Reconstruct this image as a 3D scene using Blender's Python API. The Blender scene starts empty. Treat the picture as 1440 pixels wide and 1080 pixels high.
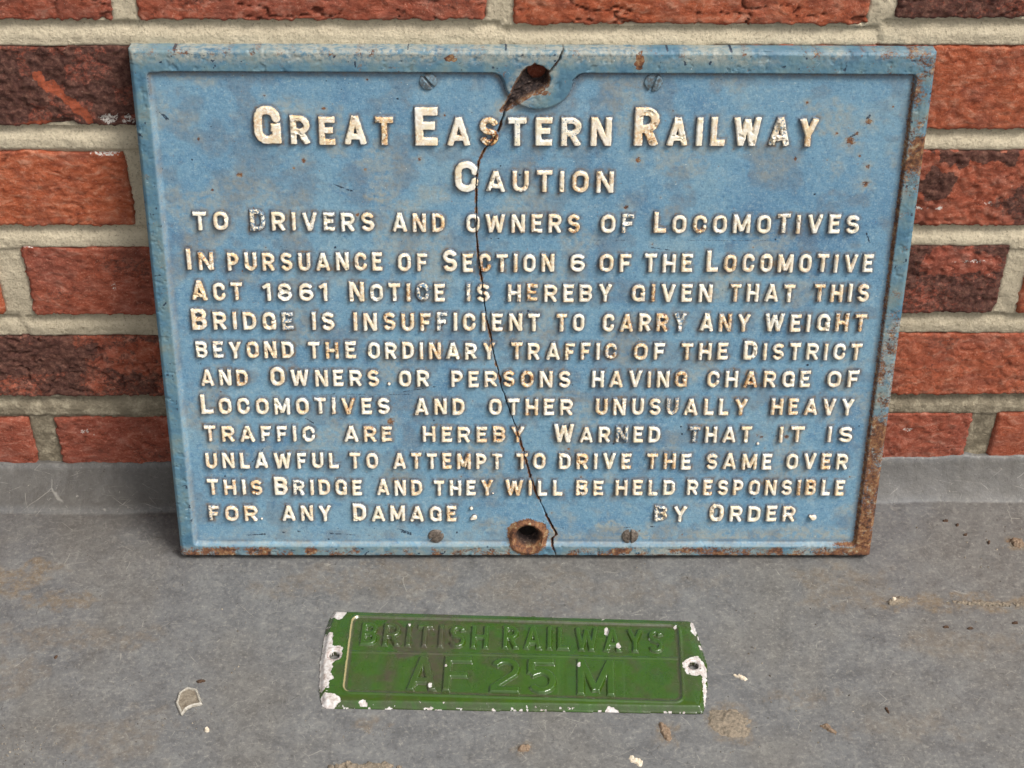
import bpy, math
import numpy as np
from mathutils import Matrix, Vector, Euler

# ------------------------------------------------------------------ camera, sky, sun, exposure
SC = bpy.context.scene
MM = 0.001
GZ = 373.4                                   # wall datum above the floor, mm
cd = bpy.data.cameras.new("camera"); cam = bpy.data.objects.new("camera", cd); SC.collection.objects.link(cam)
cd.sensor_width = 36; cd.lens = 2462.33 / 1440 * 36; cd.clip_start = 0.01; cd.clip_end = 50
Rv, Uv, Fv = Vector((0.99984012, -0.01464159, 0.01026433)), Vector((0.00176784, 0.65216353, 0.75807626)), Vector((0.01779346, 0.75793691, -0.65208514))
m = Matrix((Rv, Uv, -Fv)).transposed().to_4x4()
m.translation = Vector((-18.923, -938.147, 527.920 + GZ)) * MM
cam.matrix_world = m
SC.camera = cam

SUN_EL, SUN_AZ = math.radians(55), math.radians(57)      # azimuth: towards the viewer's right from straight out of the wall
sd_ = Vector((math.sin(SUN_AZ) * math.cos(SUN_EL), -math.cos(SUN_AZ) * math.cos(SUN_EL), math.sin(SUN_EL)))
w = bpy.data.worlds.new("World"); SC.world = w; w.use_nodes = True
nt = w.node_tree; bg = nt.nodes["Background"]
sky = nt.nodes.new("ShaderNodeTexSky"); sky.sky_type = 'NISHITA'; sky.sun_disc = False
sky.sun_elevation = SUN_EL; sky.sun_rotation = math.pi - SUN_AZ
sky.air_density = 1.0; sky.dust_density = 4.0; sky.ozone_density = 1.0
hs = nt.nodes.new("ShaderNodeHueSaturation"); hs.inputs['Saturation'].default_value = 0.12
nt.links.new(sky.outputs[0], hs.inputs['Color']); nt.links.new(hs.outputs[0], bg.inputs[0])
bg.inputs[1].default_value = 0.11
ld = bpy.data.lights.new("sun", 'SUN'); ld.energy = 2.0; ld.angle = math.radians(20); ld.color = (1.0, 0.965, 0.92)
lo = bpy.data.objects.new("sun", ld); SC.collection.objects.link(lo)
lo.rotation_euler = (-sd_).to_track_quat('-Z', 'Y').to_euler()
SC.view_settings.view_transform = 'Standard'; SC.view_settings.look = 'None'
SC.view_settings.exposure = 0.58; SC.view_settings.gamma = 1

WORDS=[('Great', -171.1, -85.6, 310.1, 18.6, 25.1), ('Eastern', -72.7, 48.8, 309.8, 18.6, 25.1), ('Railway', 62.4, 176.4, 310.1, 18.7, 25.1), ('Caution', -48.4, 51.3, 278.6, 14.4, 20.6), ('TO', -213.6, -191.4, 251.9, 12.8, 14.2), ('Drivers', -178.0, -99.4, 251.5, 12.8, 14.3), ('AND', -88.2, -54.5, 251.0, 12.8, 14.3), ('OWNERS', -41.4, 31.1, 250.6, 12.8, 14.3), ('OF', 43.8, 65.0, 250.7, 12.8, 14.3), ('Locomotives', 77.6, 208.7, 250.8, 12.8, 14.3), ('In', -220.2, -203.0, 223.9, 12.6, 15.1), ('PURSUANCE', -194.1, -94.8, 223.6, 12.6, 15.1), ('OF', -85.3, -66.1, 223.3, 12.6, 15.1), ('Section', -56.6, 15.2, 223.0, 12.6, 15.2), ('6', 25.5, 35.1, 223.1, 12.6, 15.2), ('OF', 43.8, 64.5, 223.1, 12.7, 15.2), ('THE', 72.8, 104.1, 223.2, 12.7, 15.2), ('Locomotive', 112.8, 220.4, 223.3, 12.7, 15.2), ('Act', -219.1, -185.8, 202.1, 12.6, 14.1), ('1861', -172.6, -131.0, 201.9, 12.6, 14.1), ('Notice', -117.3, -55.0, 201.6, 12.6, 14.2), ('IS', -41.4, -26.2, 201.5, 12.6, 14.2), ('HEREBY', -14.5, 53.2, 201.5, 12.6, 14.2), ('GIVEN', 65.7, 118.1, 201.7, 12.6, 14.2), ('THAT', 129.6, 171.9, 201.8, 12.6, 14.2), ('THIS', 184.1, 220.2, 202.0, 12.7, 14.2), ('Bridge', -220.4, -154.4, 180.5, 12.8, 14.9), ('IS', -142.4, -127.3, 180.3, 12.8, 14.9), ('INSUFFICIENT', -115.1, 6.8, 179.9, 12.9, 14.9), ('TO', 17.3, 35.6, 179.8, 12.9, 15.0), ('CARRY', 47.7, 102.7, 179.8, 12.9, 15.0), ('ANY', 110.9, 144.7, 179.9, 12.9, 15.0), ('WEIGHT', 153.8, 220.8, 180.0, 12.9, 15.0), ('BEYOND', -219.6, -154.9, 159.3, 12.3, 13.9), ('THE', -145.8, -114.4, 159.1, 12.3, 13.9), ('ORDINARY', -106.5, -22.6, 158.8, 12.3, 13.9), ('TRAFFIC', -12.1, 58.1, 158.7, 12.3, 13.9), ('OF', 68.9, 89.8, 158.7, 12.3, 13.9), ('THE', 100.4, 131.4, 158.7, 12.3, 13.9), ('District', 141.6, 220.2, 158.7, 12.3, 13.9), ('AND', -218.2, -186.4, 138.3, 12.2, 14.1), ('Owners', -171.8, -99.6, 138.1, 12.2, 14.1), ('OR', -86.4, -66.1, 137.8, 12.2, 14.1), ('PERSONS', -51.9, 27.6, 137.5, 12.3, 14.2), ('HAVING', 41.8, 105.4, 137.6, 12.3, 14.2), ('CHARGE', 118.9, 188.0, 137.7, 12.3, 14.2), ('OF', 199.2, 220.1, 137.8, 12.3, 14.2), ('Locomotives', -219.7, -93.1, 116.3, 12.5, 14.9), ('AND', -76.4, -43.0, 115.9, 12.5, 15.0), ('OTHER', -26.8, 30.1, 115.7, 12.5, 15.0), ('UNUSUALLY', 45.1, 147.6, 116.0, 12.5, 15.0), ('HEAVY', 163.2, 219.3, 116.2, 12.5, 15.0), ('TRAFFIC', -219.3, -144.2, 94.7, 12.1, 14.1), ('ARE', -124.9, -92.0, 94.5, 12.1, 14.1), ('HEREBY', -71.5, -2.4, 94.4, 12.1, 14.1), ('Warned', 17.4, 89.8, 94.4, 12.2, 14.1), ('THAT', 109.1, 152.1, 94.5, 12.2, 14.1), ('IT', 170.3, 187.7, 94.6, 12.2, 14.1), ('IS', 203.4, 220.4, 94.6, 12.2, 14.2), ('UNLAWFUL', -220.0, -129.4, 73.2, 12.3, 12.3), ('TO', -121.7, -102.3, 73.0, 12.4, 12.4), ('ATTEMPT', -92.1, -17.5, 72.8, 12.4, 12.4), ('TO', -8.0, 12.4, 72.7, 12.4, 12.4), ('DRIVE', 21.4, 70.9, 72.7, 12.4, 12.4), ('THE', 81.4, 112.1, 72.7, 12.4, 12.4), ('SAME', 122.1, 167.7, 72.7, 12.4, 12.4), ('OVER', 177.2, 220.0, 72.7, 12.4, 12.4), ('THIS', -220.3, -182.2, 51.4, 12.3, 14.6), ('Bridge', -174.3, -113.9, 51.3, 12.3, 14.6), ('AND', -103.9, -72.5, 51.2, 12.3, 14.6), ('THEY', -64.7, -23.3, 51.1, 12.3, 14.6), ('WILL', -15.4, 24.2, 51.1, 12.3, 14.6), ('BE', 33.4, 52.6, 51.2, 12.3, 14.6), ('HELD', 60.7, 102.3, 51.3, 12.3, 14.6), ('RESPONSIBLE', 110.1, 219.7, 51.4, 12.3, 14.7), ('FOR', -221.0, -186.9, 29.9, 12.5, 14.0), ('ANY', -170.2, -135.9, 29.8, 12.5, 14.0), ('Damage', -121.1, -48.9, 29.6, 12.5, 14.0), ('BY', 88.8, 111.6, 29.5, 12.5, 14.0), ('Order', 127.3, 187.2, 29.6, 12.5, 14.0)]
CRACK= [(18.1, 372.4), (15.2, 366.1), (11.1, 359.8), (7.7, 355.3), (-3.4, 346.2), (-14.6, 337.9), (-18.0, 329.2), (-21.4, 317.6), (-28.9, 307.2), (-32.8, 299.6), (-34.6, 289.1), (-34.7, 250.1), (-33.8, 235.1), (-32.0, 222.4), (-31.1, 212.2), (-29.7, 199.3), (-28.3, 188.8), (-25.9, 175.7), (-24.0, 165.0), (-20.7, 148.8), (-17.8, 135.2), (-12.9, 118.6), (-8.0, 104.6), (-4.0, 90.4), (-0.4, 76.0), (3.2, 61.5), (7.8, 48.0), (10.9, 40.9), (14.0, 31.9), (19.7, 21.1), (20.8, 16.9), (17.9, 13.8), (19.0, 6.5), (22.7, -2.1)]
GWHITE= [(-119.3, 38.3, 6.4, 6.5), (-65.2, 41.6, 4.1, 1.9), (-54.1, 42.7, 5.0, 1.6), (-121.2, 1.1, 5.5, 9.0), (-125.1, 10.8, 3.6, 10.3), (-123.4, -13.7, 4.5, 14.2), (-118.9, -37.3, 6.4, 5.8), (-96.7, -38.2, 2.7, 1.9), (-80.0, -44.6, 2.7, 1.3), (-46.5, -44.5, 4.1, 1.3), (59.9, 39.8, 1.8, 1.9), (65.0, -39.3, 5.0, 3.2), (95.6, -42.2, 10.0, 1.6), (119.3, 1.3, 5.9, 7.1), (126.1, -4.5, 2.3, 5.2), (122.0, 35.7, 2.3, 7.7), (126.0, -22.4, 1.4, 14.2), (16.3, -41.6, 4.1, 1.6), (125.0, 18.2, 1.4, 1.9), (108.9, 33.3, 0.9, 1.3), (62.2, 28.4, 1.4, 3.9), (70.1, 14.3, 1.8, 2.6), (-71.0, 27.9, 0.9, 1.9), (-53.7, -24.3, 1.4, 2.6), (43.4, -3.3, 1.4, 2.6), (-44.5, -7.1, 0.9, 1.3)]
# ------------------------------------------------------------------ numpy helpers
def vnoise(x, y, s, seed):
    t = np.random.RandomState(seed).rand(256, 256)
    x = np.asarray(x, float) / s + 1000; y = np.asarray(y, float) / s + 1000
    xi = np.floor(x).astype(int); yi = np.floor(y).astype(int); fx = x - xi; fy = y - yi
    fx = fx * fx * fx * (fx * (fx * 6 - 15) + 10); fy = fy * fy * fy * (fy * (fy * 6 - 15) + 10)
    a, b, c, d = t[xi & 255, yi & 255], t[(xi + 1) & 255, yi & 255], t[xi & 255, (yi + 1) & 255], t[(xi + 1) & 255, (yi + 1) & 255]
    return (a * (1 - fx) + b * fx) * (1 - fy) + (c * (1 - fx) + d * fx) * fy
def fbm(x, y, s, seed, o=4, g=0.5):
    r = 0; a = 1; n = 0
    for k in range(o):
        r = r + a * vnoise(x + 17.3 * k, y - 9.1 * k, s / 2 ** k, seed + 31 * k); n += a; a *= g
    return r / n
def sst(a, b, x):
    t = np.clip((x - a) / (b - a), 0, 1); return t * t * (3 - 2 * t)
def lerp(a, b, t): return a + (b - a) * t
def smax(a, b, k):
    h = np.clip(0.5 + 0.5 * (a - b) / k, 0, 1); return lerp(b, a, h) + k * h * (1 - h)
def sdbox(x, y, cx, cy, hx, hy, r=0):
    qx = np.abs(x - cx) - hx + r; qy = np.abs(y - cy) - hy + r
    return np.hypot(np.maximum(qx, 0), np.maximum(qy, 0)) + np.minimum(np.maximum(qx, qy), 0) - r
def sdpoly(x, y, P):
    P = np.array(P, float); d = np.full(np.shape(x), 1e9); ins = np.zeros(np.shape(x), bool)
    for i in range(len(P)):
        a, b = P[i - 1], P[i]; e = b - a
        t = np.clip(((x - a[0]) * e[0] + (y - a[1]) * e[1]) / (e @ e), 0, 1)
        d = np.minimum(d, np.hypot(x - a[0] - e[0] * t, y - a[1] - e[1] * t))
        c = ((a[1] > y) != (b[1] > y)) & (x < (b[0] - a[0]) * (y - a[1]) / (b[1] - a[1] + 1e-12) + a[0])
        ins ^= c
    return np.where(ins, -d, d)
def blob(x, y, cx, cy, rx, ry, seed, amp=0.5):
    d = np.hypot((x - cx) / rx, (y - cy) / ry)
    return 1 - sst(0.75, 1.05, d + amp * (fbm(x, y, max(min(rx, ry), 1.2) * 0.9, seed, 3) - 0.5) * 2)

def link(o, parent=None):
    SC.collection.objects.link(o)
    if parent: o.parent = parent
    return o
def empty(name, label, cat, loc=(0, 0, 0), rot=(0, 0, 0), group=None, kind=None):
    o = bpy.data.objects.new(name, None); link(o); o.location = loc; o.rotation_euler = rot
    o.empty_display_size = 0.02; tag(o, label, cat, group, kind); return o
def tag(o, label=None, cat=None, group=None, kind=None):
    if label: o['label'] = label
    if cat: o['category'] = cat
    if group: o['group'] = group
    if kind: o['kind'] = kind
    return o

def hf(name, X, Y, Z, mat, parent=None, mask=None, attrs={}, loc=(0, 0), skirt=None, axis='z'):
    """height field on a (warped) grid; X, Y in the parent's plane, mm; loc = the object's own origin in that plane"""
    ny, nx = X.shape
    idx = np.arange(ny * nx).reshape(ny, nx)
    q = np.stack([idx[:-1, :-1], idx[:-1, 1:], idx[1:, 1:], idx[1:, :-1]], -1).reshape(-1, 4)
    if mask is not None:
        mk = mask.reshape(-1); q = q[mk[q].all(1)]
    XX, YY, ZZ = X.reshape(-1).copy(), Y.reshape(-1).copy(), Z.reshape(-1).copy()
    at = {k: np.broadcast_to(v, Z.shape).reshape(-1).copy() for k, v in attrs.items()}
    if skirt is not None:                      # close the border down to a back plane
        e = np.concatenate([q[:, [0, 1]], q[:, [1, 2]], q[:, [2, 3]], q[:, [3, 0]]])
        key = np.sort(e, 1); kk = key[:, 0].astype(np.int64) * (ny * nx) + key[:, 1]
        u, inv, cnt = np.unique(kk, return_inverse=True, return_counts=True)
        be = e[cnt[inv] == 1]; bv = np.unique(be); mp = np.full(len(XX), -1); mp[bv] = len(XX) + np.arange(len(bv))
        XX = np.concatenate([XX, XX[bv]]); YY = np.concatenate([YY, YY[bv]]); ZZ = np.concatenate([ZZ, np.full(len(bv), float(skirt))])
        for k in at: at[k] = np.concatenate([at[k], at[k][bv]])
        q = np.concatenate([q, np.stack([be[:, 1], be[:, 0], mp[be[:, 0]], mp[be[:, 1]]], 1)])
    used = np.unique(q); rm = np.full(len(XX), -1); rm[used] = np.arange(len(used)); q = rm[q]
    XX, YY, ZZ = XX[used], YY[used], ZZ[used]
    n = len(used); f = len(q)
    me = bpy.data.meshes.new(name); me.vertices.add(n)
    if axis == 'z': co = np.stack([XX - loc[0], YY - loc[1], ZZ], 1)
    else: co = np.stack([XX - loc[0], -ZZ, YY - loc[1]], 1)          # height points out of the wall, towards -Y
    me.vertices.foreach_set('co', (co * MM).astype(np.float32).ravel())
    me.loops.add(4 * f); me.loops.foreach_set('vertex_index', q.astype(np.int32).ravel())
    me.polygons.add(f); me.polygons.foreach_set('loop_start', np.arange(0, 4 * f, 4, dtype=np.int32))
    try: me.polygons.foreach_set('loop_total', np.full(f, 4, np.int32))
    except Exception: pass
    me.polygons.foreach_set('use_smooth', np.ones(f, bool))
    a = me.attributes.new('sp', 'FLOAT_VECTOR', 'POINT')
    a.data.foreach_set('vector', np.stack([XX, YY, ZZ], 1).astype(np.float32).ravel())
    for k, v in at.items():
        a = me.attributes.new(k, 'FLOAT', 'POINT'); a.data.foreach_set('value', v[used].astype(np.float32))
    me.update(calc_edges=True)
    me.materials.append(mat)
    o = bpy.data.objects.new(name, me); link(o, parent)
    o.location = (loc[0] * MM, loc[1] * MM, 0) if axis == 'z' else (loc[0] * MM, 0, loc[1] * MM)
    return o
def grid(x0, x1, y0, y1, s):
    return np.meshgrid(np.linspace(x0, x1, max(3, int(round((x1 - x0) / s)) + 1)), np.linspace(y0, y1, max(3, int(round((y1 - y0) / s)) + 1)))

# ------------------------------------------------------------------ node helpers
def lin(c):
    return tuple(((v / 255) / 12.92 if v / 255 <= 0.04045 else ((v / 255 + 0.055) / 1.055) ** 2.4) for v in c) + (1.0,)
class NT:
    def __init__(s, name):
        s.m = bpy.data.materials.new(name); s.m.use_nodes = True; s.t = s.m.node_tree
        s.b = s.t.nodes["Principled BSDF"]
        s.sp = s.attr('sp', 'Vector')
    def n(s, ty, ins={}, **kw):
        o = s.t.nodes.new(ty)
        for k, v in kw.items(): setattr(o, k, v)
        for k, v in ins.items(): s.put(o.inputs[k], v)
        return o
    def put(s, sock, v):
        if isinstance(v, bpy.types.NodeSocket): s.t.links.new(v, sock)
        else: sock.default_value = v
    def attr(s, name, out='Fac'):
        return s.n('ShaderNodeAttribute', attribute_name=name).outputs[out]
    def math(s, op, a, b=0.0, c=0.0, clamp=False):
        return s.n('ShaderNodeMath', {0: a, 1: b, 2: c}, operation=op, use_clamp=clamp).outputs[0]
    def mr(s, x, a, b, c=0.0, d=1.0, smooth=True):
        return s.n('ShaderNodeMapRange', {'Value': x, 'From Min': a, 'From Max': b, 'To Min': c, 'To Max': d},
                   interpolation_type='SMOOTHSTEP' if smooth else 'LINEAR').outputs[0]
    def noise(s, scale, detail=4, rough=0.55, dist=0.0, vec=None, out='Fac'):
        return s.n('ShaderNodeTexNoise', {'Vector': vec or s.sp, 'Scale': scale, 'Detail': detail, 'Roughness': rough, 'Distortion': dist}).outputs[out]
    def vor(s, scale, vec=None, feature='DISTANCE_TO_EDGE', rnd=1.0):
        return s.n('ShaderNodeTexVoronoi', {'Vector': vec or s.sp, 'Scale': scale, 'Randomness': rnd}, feature=feature).outputs['Distance']
    def vmap(s, loc=(0, 0, 0), scale=(1, 1, 1), rot=(0, 0, 0), vec=None):
        return s.n('ShaderNodeMapping', {'Vector': vec or s.sp, 'Location': loc, 'Scale': scale, 'Rotation': rot}).outputs[0]
    def warp(s, amount, scale, vec=None):
        c = s.noise(scale, 3, out='Color', vec=vec)
        o = s.n('ShaderNodeVectorMath', {0: c, 1: (0.5, 0.5, 0.5)}, operation='SUBTRACT').outputs[0]
        o = s.n('ShaderNodeVectorMath', {0: o, 3: amount}, operation='SCALE').outputs[0]
        return s.n('ShaderNodeVectorMath', {0: vec or s.sp, 1: o}, operation='ADD').outputs[0]
    def mix(s, f, a, b, mode='MIX'):
        o = s.n('ShaderNodeMix', data_type='RGBA', blend_type=mode)
        s.put(o.inputs[0], f); s.put(o.inputs[6], lin(a) if isinstance(a, tuple) else a); s.put(o.inputs[7], lin(b) if isinstance(b, tuple) else b)
        return o.outputs[2]
    def ramp(s, f, stops):
        o = s.n('ShaderNodeValToRGB', {'Fac': f}); r = o.color_ramp
        while len(r.elements) < len(stops): r.elements.new(0.5)
        for e, (p, c) in zip(r.elements, stops): e.position = p; e.color = lin(c)
        return o.outputs[0]
    def scratches(s, scale, rot, width, keep, stretch=4.0, warp=6.0, wscale=0.03):
        """thin curved marks: the edges of stretched cells, kept only here and there"""
        v = s.vmap(rot=(0, 0, rot), scale=(1, stretch, 1), vec=s.warp(warp, wscale))
        e = s.mr(s.vor(scale, v), 0.0, width, 1.0, 0.0)
        k = s.math('MULTIPLY', s.mr(s.noise(scale * 2.3, 2, vec=s.vmap(loc=(rot * 70, 31, 5))), keep, keep + 0.06), s.mr(s.noise(0.03, 3, vec=s.vmap(loc=(rot * 170, 3, 5))), 0.42, 0.6, 0.25, 1.0))
        return s.math('MULTIPLY', e, k)
    def bump(s, h, dist, strength=1.0, nrm=None):
        ins = {'Height': h, 'Distance': dist * MM, 'Strength': strength}
        if nrm: ins['Normal'] = nrm
        return s.n('ShaderNodeBump', ins).outputs[0]
    def done(s, col, rough, nrm=None, spec=0.5, **kw):
        s.put(s.b.inputs['Base Color'], lin(col) if isinstance(col, tuple) else col); s.put(s.b.inputs['Roughness'], rough)
        s.put(s.b.inputs['Specular IOR Level'], spec)
        if nrm: s.put(s.b.inputs['Normal'], nrm)
        for k, v in kw.items(): s.put(s.b.inputs[k.replace('_', ' ')], v)
        return s.m

# ------------------------------------------------------------------ materials
def mat_blue():
    s = NT('flaking_blue_paint')
    big = s.noise(0.014, 5, 0.6, 0.6); med = s.noise(0.09, 5, 0.65, 0.4, vec=s.vmap(loc=(40, 7, 0))); fin = s.noise(0.9, 3, 0.7)
    c = s.ramp(big, [(0.33, (88, 126, 154)), (0.43, (103, 142, 166)), (0.56, (112, 150, 171)), (0.70, (126, 156, 169))])
    c = s.mix(s.mr(med, 0.56, 0.70, 0, 0.42), c, (56, 106, 146))
    c = s.mix(s.mr(med, 0.44, 0.30, 0, 0.5), c, (146, 170, 180))
    br = s.noise(0.9, 4, 0.7, vec=s.vmap(scale=(0.06, 1, 1), rot=(0, 0, 0.02)))
    c = s.mix(s.mr(br, 0.5, 0.66, 0, 0.16), c, (72, 112, 146)); c = s.mix(s.mr(br, 0.48, 0.34, 0, 0.16), c, (138, 164, 182))
    f2 = s.noise(0.4, 6, 0.8)
    c = s.mix(s.mr(f2, 0.53, 0.68, 0, 0.6), c, (60, 94, 124)); c = s.mix(s.mr(f2, 0.47, 0.35, 0, 0.6), c, (156, 174, 178))
    c = s.mix(s.mr(fin, 0.52, 0.72, 0, 0.4), c, (70, 104, 132))
    c = s.mix(s.mr(fin, 0.46, 0.30, 0, 0.5), c, (160, 182, 192))
    rim = s.attr('rim')
    teal = s.ramp(s.noise(0.05, 6, 0.7), [(0.34, (50, 88, 110)), (0.46, (76, 112, 128)), (0.56, (98, 122, 124)), (0.68, (122, 124, 108))])
    c = s.mix(s.math('MULTIPLY', rim, 0.8), c, teal)
    pale = s.math('MULTIPLY', s.attr('pale'), s.mr(s.noise(0.25, 5, 0.7), 0.35, 0.6))
    c = s.mix(pale, c, s.mix(s.noise(0.3, 4, 0.7), (132, 136, 130), (172, 172, 158)))
    g = s.math('MULTIPLY', s.attr('grime_shade'), s.mr(s.noise(0.35, 4, 0.7), 0.25, 0.60, 0.5, 1.0))
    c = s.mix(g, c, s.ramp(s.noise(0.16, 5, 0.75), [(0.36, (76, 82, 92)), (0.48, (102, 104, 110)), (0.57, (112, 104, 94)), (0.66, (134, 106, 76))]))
    sc = s.scratches(0.05, 0.3, 0.010, 0.60, 2.5)
    c = s.mix(s.math('MULTIPLY', sc, 0.4), c, (50, 72, 94))
    sc2 = s.scratches(0.07, 1.2, 0.012, 0.61, 3.0)
    c = s.mix(s.math('MULTIPLY', sc2, 0.6), c, (182, 196, 200))
    spk = s.mr(s.noise(0.55, 2, 0.5, vec=s.vmap(loc=(9, 77, 3))), 0.735, 0.765)
    c = s.mix(s.math('MULTIPLY', spk, 0.8), c, (46, 66, 84))
    spw = s.mr(s.noise(0.6, 2, 0.5, vec=s.vmap(loc=(99, 7, 13))), 0.745, 0.775)
    c = s.mix(s.math('MULTIPLY', spw, 0.8), c, (200, 208, 205))
    rsp = s.mr(s.noise(0.5, 3, 0.6, vec=s.vmap(loc=(19, 177, 3))), 0.69, 0.74)
    c = s.mix(s.math('MULTIPLY', rsp, 0.7), c, (128, 96, 70))
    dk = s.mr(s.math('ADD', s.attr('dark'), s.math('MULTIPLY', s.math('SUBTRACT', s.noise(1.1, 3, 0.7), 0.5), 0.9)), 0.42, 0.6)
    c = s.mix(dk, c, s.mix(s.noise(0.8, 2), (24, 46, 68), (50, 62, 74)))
    ru = s.attr('rust'); rn = s.noise(0.7, 5, 0.75)
    rm = s.mr(s.math('ADD', ru, s.math('MULTIPLY', s.math('SUBTRACT', rn, 0.5), 1.5)), 0.28, 0.62)
    rc = s.ramp(s.noise(0.22, 7, 0.75, vec=s.vmap(loc=(5, 5, 5))), [(0.36, (54, 40, 34)), (0.45, (94, 60, 42)), (0.53, (124, 82, 52)), (0.60, (144, 114, 80)), (0.66, (166, 156, 132))])
    c = s.mix(rm, c, rc)
    iron = s.attr('iron')
    c = s.mix(iron, c, s.ramp(s.noise(0.5, 5, 0.75), [(0.36, (22, 15, 14)), (0.48, (44, 32, 29)), (0.58, (72, 56, 50)), (0.70, (118, 102, 88))]))
    h = s.math('ADD', s.math('MULTIPLY', s.noise(0.5, 6, 0.65), 0.6), s.math('MULTIPLY', s.noise(2.2, 3, 0.6), 0.25))
    h = s.math('SUBTRACT', h, s.math('MULTIPLY', s.math('MAXIMUM', dk, rm), 0.18))
    ro = s.mr(rm, 0, 1, 0.42, 0.85)
    return s.done(c, ro, s.bump(h, 0.55, 0.8), 0.45)

def mat_cream():
    s = NT('chipped_cream_paint')
    c = s.mix(s.mr(s.noise(0.12, 4, 0.7), 0.4, 0.62), (242, 238, 226), (234, 224, 198))
    c = s.mix(s.mr(s.noise(1.3, 3, 0.7), 0.58, 0.75, 0, 0.4), c, (206, 196, 174))
    e = s.attr('edge')
    yel = s.math('MULTIPLY', s.attr('rust'), s.mr(s.noise(0.45, 4, 0.75, vec=s.vmap(loc=(3, 8, 1))), 0.38, 0.52))
    c = s.mix(s.math('MULTIPLY', yel, 0.85), c, s.ramp(s.noise(0.8, 3, 0.6), [(0.35, (196, 136, 76)), (0.55, (224, 184, 124)), (0.7, (236, 210, 160))]))
    deep = s.mr(s.math('ADD', s.math('MULTIPLY', s.attr('rust'), 0.26), s.noise(0.45, 6, 0.8, vec=s.vmap(loc=(31, 8, 1)))), 0.79, 0.87)
    c = s.mix(deep, c, s.ramp(s.noise(1.2, 3, 0.6), [(0.35, (72, 42, 28)), (0.5, (132, 78, 42)), (0.65, (176, 112, 62))]))
    chip = s.mr(s.math('ADD', s.math('MULTIPLY', s.attr('wear'), 0.2), s.noise(0.6, 5, 0.75, vec=s.vmap(loc=(1, 58, 9)))), 0.76, 0.81)
    c = s.mix(chip, c, s.mix(s.noise(0.6, 2), (70, 92, 112), (120, 148, 168)))
    side = s.mr(s.math('ADD', e, s.math('MULTIPLY', s.math('SUBTRACT', s.noise(1.0, 3, 0.7), 0.5), 0.6)), 0.62, 0.36)
    c = s.mix(side, c, s.ramp(s.noise(0.5, 4, 0.7), [(0.35, (74, 74, 78)), (0.5, (96, 106, 116)), (0.62, (108, 130, 148)), (0.75, (120, 108, 92))]))
    h = s.math('SUBTRACT', s.math('MULTIPLY', s.noise(1.2, 5, 0.7), 0.8), s.math('MULTIPLY', s.math('MAXIMUM', deep, chip), 0.35))
    return s.done(c, 0.5, s.bump(h, 0.35, 0.7), 0.4)

def mat_brick():
    s = NT('sand_faced_brick')
    t = s.attr('tone')                       # 0 dull brown red .. 1 orange red
    wv = s.warp(7.0, 0.06)
    n1 = s.noise(0.035, 5, 0.65, 0.5); n2 = s.noise(0.13, 8, 0.72, 0.5, vec=s.vmap(scale=(0.7, 1.2, 1), vec=wv)); n3 = s.noise(0.55, 5, 0.8)
    red = s.ramp(n2, [(0.34, (108, 56, 44)), (0.44, (148, 76, 58)), (0.53, (164, 90, 72)), (0.65, (184, 124, 106))])
    org = s.ramp(n2, [(0.34, (138, 66, 42)), (0.44, (176, 90, 58)), (0.53, (190, 106, 73)), (0.65, (208, 142, 112))])
    c = s.mix(t, red, org)
    c = s.mix(s.mr(n1, 0.46, 0.64, 0, 0.45), c, (140, 84, 70))
    c = s.mix(s.mr(n3, 0.55, 0.70, 0, 0.6), c, (92, 48, 38))
    c = s.mix(s.mr(n3, 0.45, 0.33, 0, 0.6), c, (220, 164, 138))
    b = s.mr(s.math('ADD', s.attr('burn'), s.math('MULTIPLY', s.math('SUBTRACT', s.noise(0.35, 6, 0.85), 0.5), 2.6)), 0.35, 0.75)
    dark = s.ramp(s.noise(0.3, 7, 0.8, 0.4), [(0.32, (30, 24, 25)), (0.45, (64, 48, 45)), (0.55, (98, 72, 62)), (0.68, (142, 106, 90))])
    c = s.mix(s.math('MULTIPLY', b, 0.84), c, dark)
    cr = s.attr('crease')
    c = s.mix(s.math('MULTIPLY', cr, 0.55), c, (70, 34, 28))
    o = s.mr(s.attr('streak'), 0.4, 0.6)
    c = s.mix(s.math('MULTIPLY', o, s.mr(n3, 0.35, 0.55, 0.4, 1.0)), c, (172, 88, 60))
    fl = s.mr(s.math('ADD', s.attr('fleck'), s.math('MULTIPLY', s.math('SUBTRACT', s.noise(0.6, 4, 0.8), 0.5), 4.0)), 0.72, 0.95)
    c = s.mix(fl, c, (222, 214, 204))
    rf = s.mr(s.noise(0.5, 3, 0.8, vec=s.vmap(loc=(7, 70, 7), scale=(0.5, 1, 1))), 0.735, 0.77)
    c = s.mix(s.math('MULTIPLY', rf, 0.7), c, (214, 178, 160))
    mo = s.mr(s.math('ADD', s.attr('smear'), s.math('MULTIPLY', s.math('SUBTRACT', s.noise(0.5, 5, 0.8), 0.5), 1.2)), 0.62, 0.8)
    c = s.mix(mo, c, s.mix(s.noise(1.2, 3), (168, 152, 124), (196, 182, 152)))
    h = s.math('ADD', s.math('MULTIPLY', n2, 1.3), s.math('MULTIPLY', n3, 0.9))
    return s.done(c, 0.9, s.bump(h, 1.4, 1.0), 0.25)

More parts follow.
